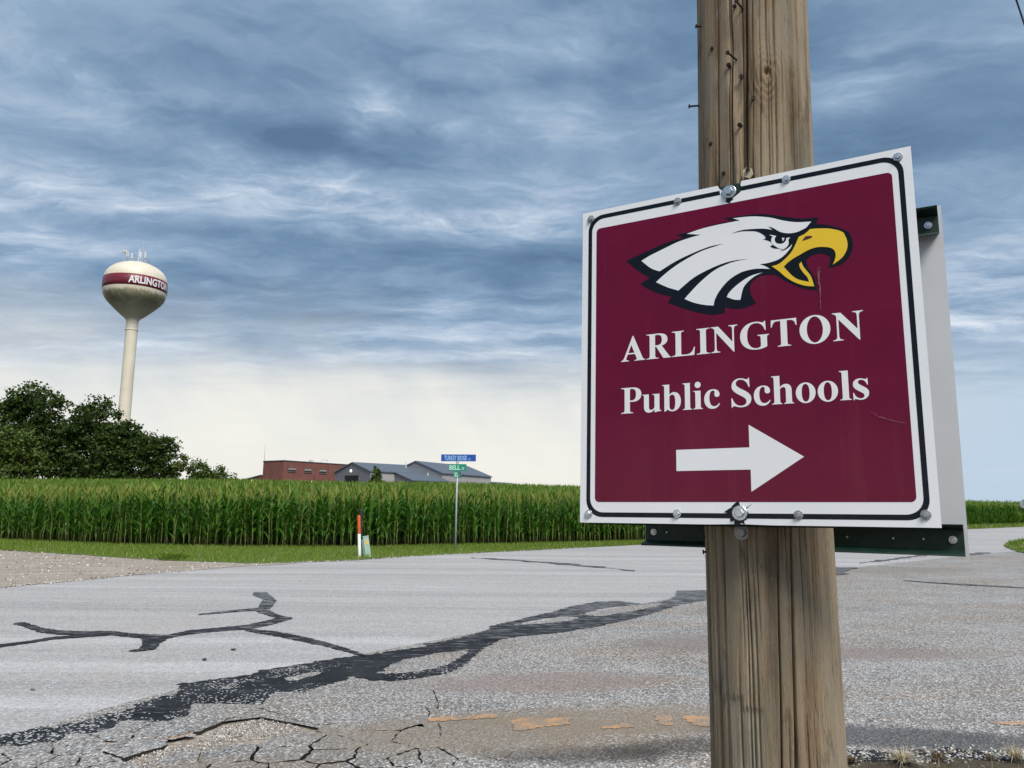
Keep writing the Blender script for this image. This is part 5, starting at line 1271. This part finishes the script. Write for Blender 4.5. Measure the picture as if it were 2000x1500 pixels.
GL = {
 'A': (722, 'M 9 0 L 242 0 L 242 19 C 190 20 165 36 165 62 C 165 80 172 100 180 118 L 208 185 L 418 185 L 452 105 C 465 72 468 55 468 48 C 468 28 445 19 400 19 L 400 0 L 706 0 L 706 19 C 670 22 650 42 625 98 L 372 690 L 350 690 L 118 130 C 85 52 55 22 9 19 Z M 224 222 L 402 222 L 312 442 Z'),
 'R': (722, 'M 26 0 L 366 0 L 366 19 C 302 19 272 36 272 84 L 272 322 L 300 322 L 500 0 L 715 0 L 715 19 C 690 22 675 32 655 58 L 455 340 C 560 362 620 420 620 505 C 620 625 520 676 350 676 L 26 676 L 26 657 C 88 657 118 640 118 592 L 118 84 C 118 36 88 19 26 19 Z M 272 358 L 325 358 C 420 358 463 405 463 500 C 463 600 425 640 330 640 C 285 640 272 632 272 600 Z'),
 'L': (667, 'M 19 0 L 619 0 L 641 215 L 617 215 C 580 90 520 34 400 34 L 330 34 C 285 34 272 45 272 85 L 272 592 C 272 640 295 657 350 657 L 350 676 L 19 676 L 19 657 C 85 657 118 640 118 592 L 118 84 C 118 36 85 19 19 19 Z'),
 'I': (389, 'M 20 0 L 370 0 L 370 19 C 300 20 272 36 272 84 L 272 592 C 272 640 300 657 370 657 L 370 676 L 20 676 L 20 657 C 90 657 118 640 118 592 L 118 84 C 118 36 90 20 20 19 Z'),
 'N': (722, 'M 16 676 L 206 676 L 563 244 L 563 556 C 563 630 540 655 470 657 L 470 676 L 701 676 L 701 657 C 640 655 607 630 607 556 L 607 -18 L 590 -18 L 153 515 L 153 120 C 153 45 180 22 245 19 L 245 0 L 16 0 L 16 19 C 80 22 109 45 109 120 L 109 590 C 85 635 60 655 16 657 Z'),
 'G': (778, 'M 755 348 L 470 348 L 470 329 C 525 327 548 308 548 255 L 548 85 C 548 40 500 17 445 17 C 290 17 214 130 214 335 C 214 545 290 655 432 655 C 545 655 620 585 655 455 L 678 455 L 672 691 L 650 691 C 642 668 628 657 605 657 C 570 657 520 691 424 691 C 200 691 37 540 37 333 C 37 125 195 -19 432 -19 C 530 -19 640 5 702 46 L 702 255 C 702 308 710 325 755 329 Z'),
 'T': (667, 'M 31 676 L 636 676 L 642 500 L 617 500 C 600 600 560 640 480 640 L 411 640 L 411 90 C 411 38 430 19 492 19 L 492 0 L 175 0 L 175 19 C 238 19 257 38 257 90 L 257 640 L 188 640 C 108 640 66 600 50 500 L 24 500 Z'),
 'O': (778, [ell(389, 336, 354, 355), ell(389, 336, 184, 320)]),
 'P': (611, 'M 16 0 L 366 0 L 366 19 C 300 19 272 36 272 84 L 272 300 C 300 297 325 296 350 296 C 510 296 600 370 600 488 C 600 610 505 676 340 676 L 16 676 L 16 657 C 80 657 118 640 118 592 L 118 84 C 118 36 80 19 16 19 Z M 272 338 L 272 600 C 272 632 282 640 315 640 C 405 640 447 595 447 490 C 447 385 400 334 320 334 C 300 334 285 335 272 338 Z'),
 'u': (556, 'M 16 461 L 200 461 L 200 125 C 200 80 218 55 260 55 C 300 55 330 78 355 118 L 355 390 C 355 430 340 444 295 446 L 295 461 L 494 461 L 494 85 C 494 45 508 32 545 30 L 545 15 C 480 10 420 2 358 -14 L 355 66 C 310 10 265 -14 205 -14 C 115 -14 61 40 61 130 L 61 390 C 61 430 48 444 16 446 Z'),
 'b': (556, 'M 16 676 L 211 676 L 211 410 C 245 452 285 473 335 473 C 445 473 521 380 521 238 C 521 85 425 -14 290 -14 C 240 -14 200 2 160 38 L 92 -14 L 72 -14 L 72 598 C 72 640 58 655 16 658 Z M 211 365 C 235 398 258 412 288 412 C 345 412 370 355 370 228 C 370 90 345 20 285 20 C 235 20 211 60 211 120 Z'),
 'l': (278, 'M 16 676 L 211 676 ' + I_LEG + ' L 72 598 C 72 640 58 655 16 658 Z'),
 'i': (278, 'M 16 461 L 211 461 ' + I_LEG + ' L 72 385 C 72 430 58 444 16 446 Z'),
 'c': (444, 'M 412 120 C 370 70 330 47 285 47 C 200 47 160 125 160 250 C 160 370 195 440 250 440 C 280 440 297 425 297 395 C 297 375 292 362 292 340 C 292 300 322 275 358 275 C 395 275 422 300 422 340 C 422 420 350 473 255 473 C 120 473 25 375 25 230 C 25 85 115 -14 245 -14 C 325 -14 385 22 427 104 Z'),
 'S': (556, 'M 457 692 L 477 692 L 485 465 L 460 465 C 430 590 350 658 260 658 C 190 658 145 620 145 565 C 145 510 190 475 320 405 C 460 330 520 270 520 180 C 520 60 420 -19 280 -19 C 220 -19 170 -5 130 8 C 110 15 95 18 85 18 C 65 18 52 5 48 -19 L 28 -19 L 24 215 L 48 215 C 85 85 165 18 270 18 C 350 18 398 58 398 120 C 398 185 340 222 235 280 C 95 357 37 415 37 505 C 37 615 125 691 250 691 C 300 691 340 680 380 665 C 400 657 412 655 420 655 C 440 655 452 668 457 692 Z'),
 's': (389, 'M 330 473 L 345 473 L 350 322 L 332 322 C 305 400 260 440 205 440 C 165 440 138 420 138 390 C 138 355 170 335 245 290 C 330 240 363 200 363 140 C 363 50 290 -14 190 -14 C 155 -14 120 -5 95 5 C 80 10 72 11 65 11 C 52 11 46 3 42 -14 L 25 -14 L 22 152 L 40 152 C 68 65 120 20 185 20 C 235 20 262 45 262 80 C 262 118 230 140 165 178 C 70 232 28 275 28 340 C 28 420 90 473 180 473 C 215 473 245 465 270 456 C 285 451 293 450 300 450 C 318 450 326 458 330 473 Z'),
 'h': (556, 'M 15 676 L 211 676 L 211 395 C 250 448 300 473 355 473 C 440 473 487 415 487 320 L 487 75 C 487 32 505 19 535 15 L 535 0 L 300 0 L 300 15 C 335 19 348 34 348 78 L 348 320 C 348 378 332 402 295 402 C 265 402 235 385 211 350 L 211 78 C 211 34 225 19 258 15 L 258 0 L 15 0 L 15 15 C 55 18 72 33 72 78 L 72 598 C 72 640 58 655 15 658 Z'),
 'o': (500, [ell(250, 230, 226, 243), ell(250, 230, 90, 208, 40, 2.3)]),
}
def write(word, x0, x1, base, cap):
    tot = sum(GL[c][0] for c in word if c != ' ') + 250 * word.count(' ')
    sy = cap / 676; sx_ = (x1 - x0) / tot; x = x0
    for c in word:
        if c == ' ': x += 250 * sx_; continue
        wd, p = GL[c]; subs = pathd(p) if isinstance(p, str) else p
        conv = lambda s: [(x + a * sx_, base + b * sy) for a, b in s]
        if c == 'i':
            me_v, me_f = flat_poly(conv(subs[0])); d_v, d_f = flat_poly(conv(ell(140, 610, 80, 80, 24)))
            v_ = [(q[0], -2 * E_, q[1]) for q in me_v + d_v]; link('letter', mesh('letter', v_, me_f + [tuple(k + len(me_v) for k in q) for q in d_f], M['white_v']), sign)
        else: decal('letter', conv(subs[0]), [conv(s) for s in subs[1:]], -2 * E_, M['white_v'])
        x += wd * sx_
write('ARLINGTON', -.2117, .2078, -.0083, .0470)
write('Public Schools', -.2120, .2095, -.1065, .0480)
decal('arrow', [(-.1071, -.1768), (.0196, -.1768), (.0196, -.1385), (.1060, -.1949), (.0205, -.2508), (.0205, -.2139), (-.1071, -.2139)], [], -2 * E_, M['white_v'])
for L in SCRATCH: decal('scratch', ragged(mm_(L), .0012, .35, 5), [], -7 * E_, M['scuff'])
for x, z in ((-.2746, .2894), (-.0973, .2902), (.0981, .2903), (.2733, .2901), (-.275, -.2889), (-.107, -.2874), (.0932, -.2881), (.2734, -.2863)):
    bolt(sign, x, z, .0046, M['dull_zinc'] if z * x < 0 else M['zinc'], -E_ * 1.5)
bolt(sign, -.0009, .2879, .0078, M['zinc'], -.0015); bolt(sign, .0004, -.2859, .0078, M['zinc'], -E_ * 2)
def smear(x, z, r, seed, mat, y):
    r2 = random.Random(seed); n = 26
    decal('crack_mark', [(x + r * r2.uniform(.55, 1.25 if k % 3 else 1.7) * math.cos(6.2832 * k / n), z + r * r2.uniform(.55, 1.25 if k % 3 else 1.7) * math.sin(6.2832 * k / n)) for k in range(n)], [], y, mat)
smear(.0004, -.287, .0175, 4, M['black_v'], -E_ * 1.2); smear(-.002, .2735, .006, 6, M['black_v'], -E_ * 1.6)
def rail(parent, cx, cz, length, y0, sgn, half=.030, depth=.030):
    """hat section: web against the sheet at y0, flanges turned out by sgn"""
    t_ = .0028; h = half
    prof = [(0, -h * .62), (0, h * .62), (depth * .75, h * .8), (depth * .95, h * .86), (depth, h)]
    prof = [(depth, -h), (depth * .95, -h * .86), (depth * .75, -h * .8)] + prof
    inner = [(q[0] + t_, q[1]) for q in prof]
    v, f = [], []
    ring = prof + inner[::-1]; m_ = len(ring)
    for s in (-1, 1): v += [(cx + s * length / 2, y0 + sgn * a, cz + b) for a, b in ring]
    f = [(i, (i + 1) % m_, m_ + (i + 1) % m_, m_ + i) for i in range(m_)]
    k = len(prof)
    for off in (0, m_): f += [(off + i, off + i + 1, off + m_ - 2 - i, off + m_ - 1 - i) for i in range(k - 1)]
    return link('mounting_rail', mesh('mounting_rail', v, f, M['rail_green']), parent)
rail(sign, 0, .287, .566, .0026, 1, .026, .026); rail(sign, 0, -.287, .570, .0026, 1, .020, .030)

# second sign on the back of the pole: its plain back faces this way
rear = empty('rear_sign', (0, 0, 0), 0, 'blank white back of a second sign on two green rails behind the pole', 'sign')
Pc = Vector((PX, PY, 0))
rear.matrix_world = frame_matrix(_X, Vector((0, 0, 1)), Pc - _N * .152 + _X * .012 + Vector((0, 0, 1.845)))
RX, RZ = .306, .331
MB().box((0, .0011, 0), (RX, .0011, RZ)).build('panel', M['alu'], rear)
for zc in (.293, -.302):
    r_ = rail(rear, -.002, zc, .604, -.0005, -1, .028, .030)
    for k, bx in enumerate((-.285, -.255, -.145, .06, .105, .185, .235, .282)):
        big = k in (0, 3, 7) or (zc > 0 and k == 6)
        bolt(r_, bx, zc, .0045 if big else .0022, M['zinc'], -.0042, big)

# overhead service wire leaving the pole along the road
M['cable'] = plain('black cable', (.012, .012, .013), .6)
th_ = R(41)
wp = [(.48 + math.sin(th_) * s, 1.44 + math.cos(th_) * s, 5.25) for s in np.linspace(.1, 60, 24)]
wire = MB().path(wp, .0065, 6).build('overhead_wire', M['cable'])
tag(wire, 'thin black overhead wire crossing the top right corner of the sky', 'wire')
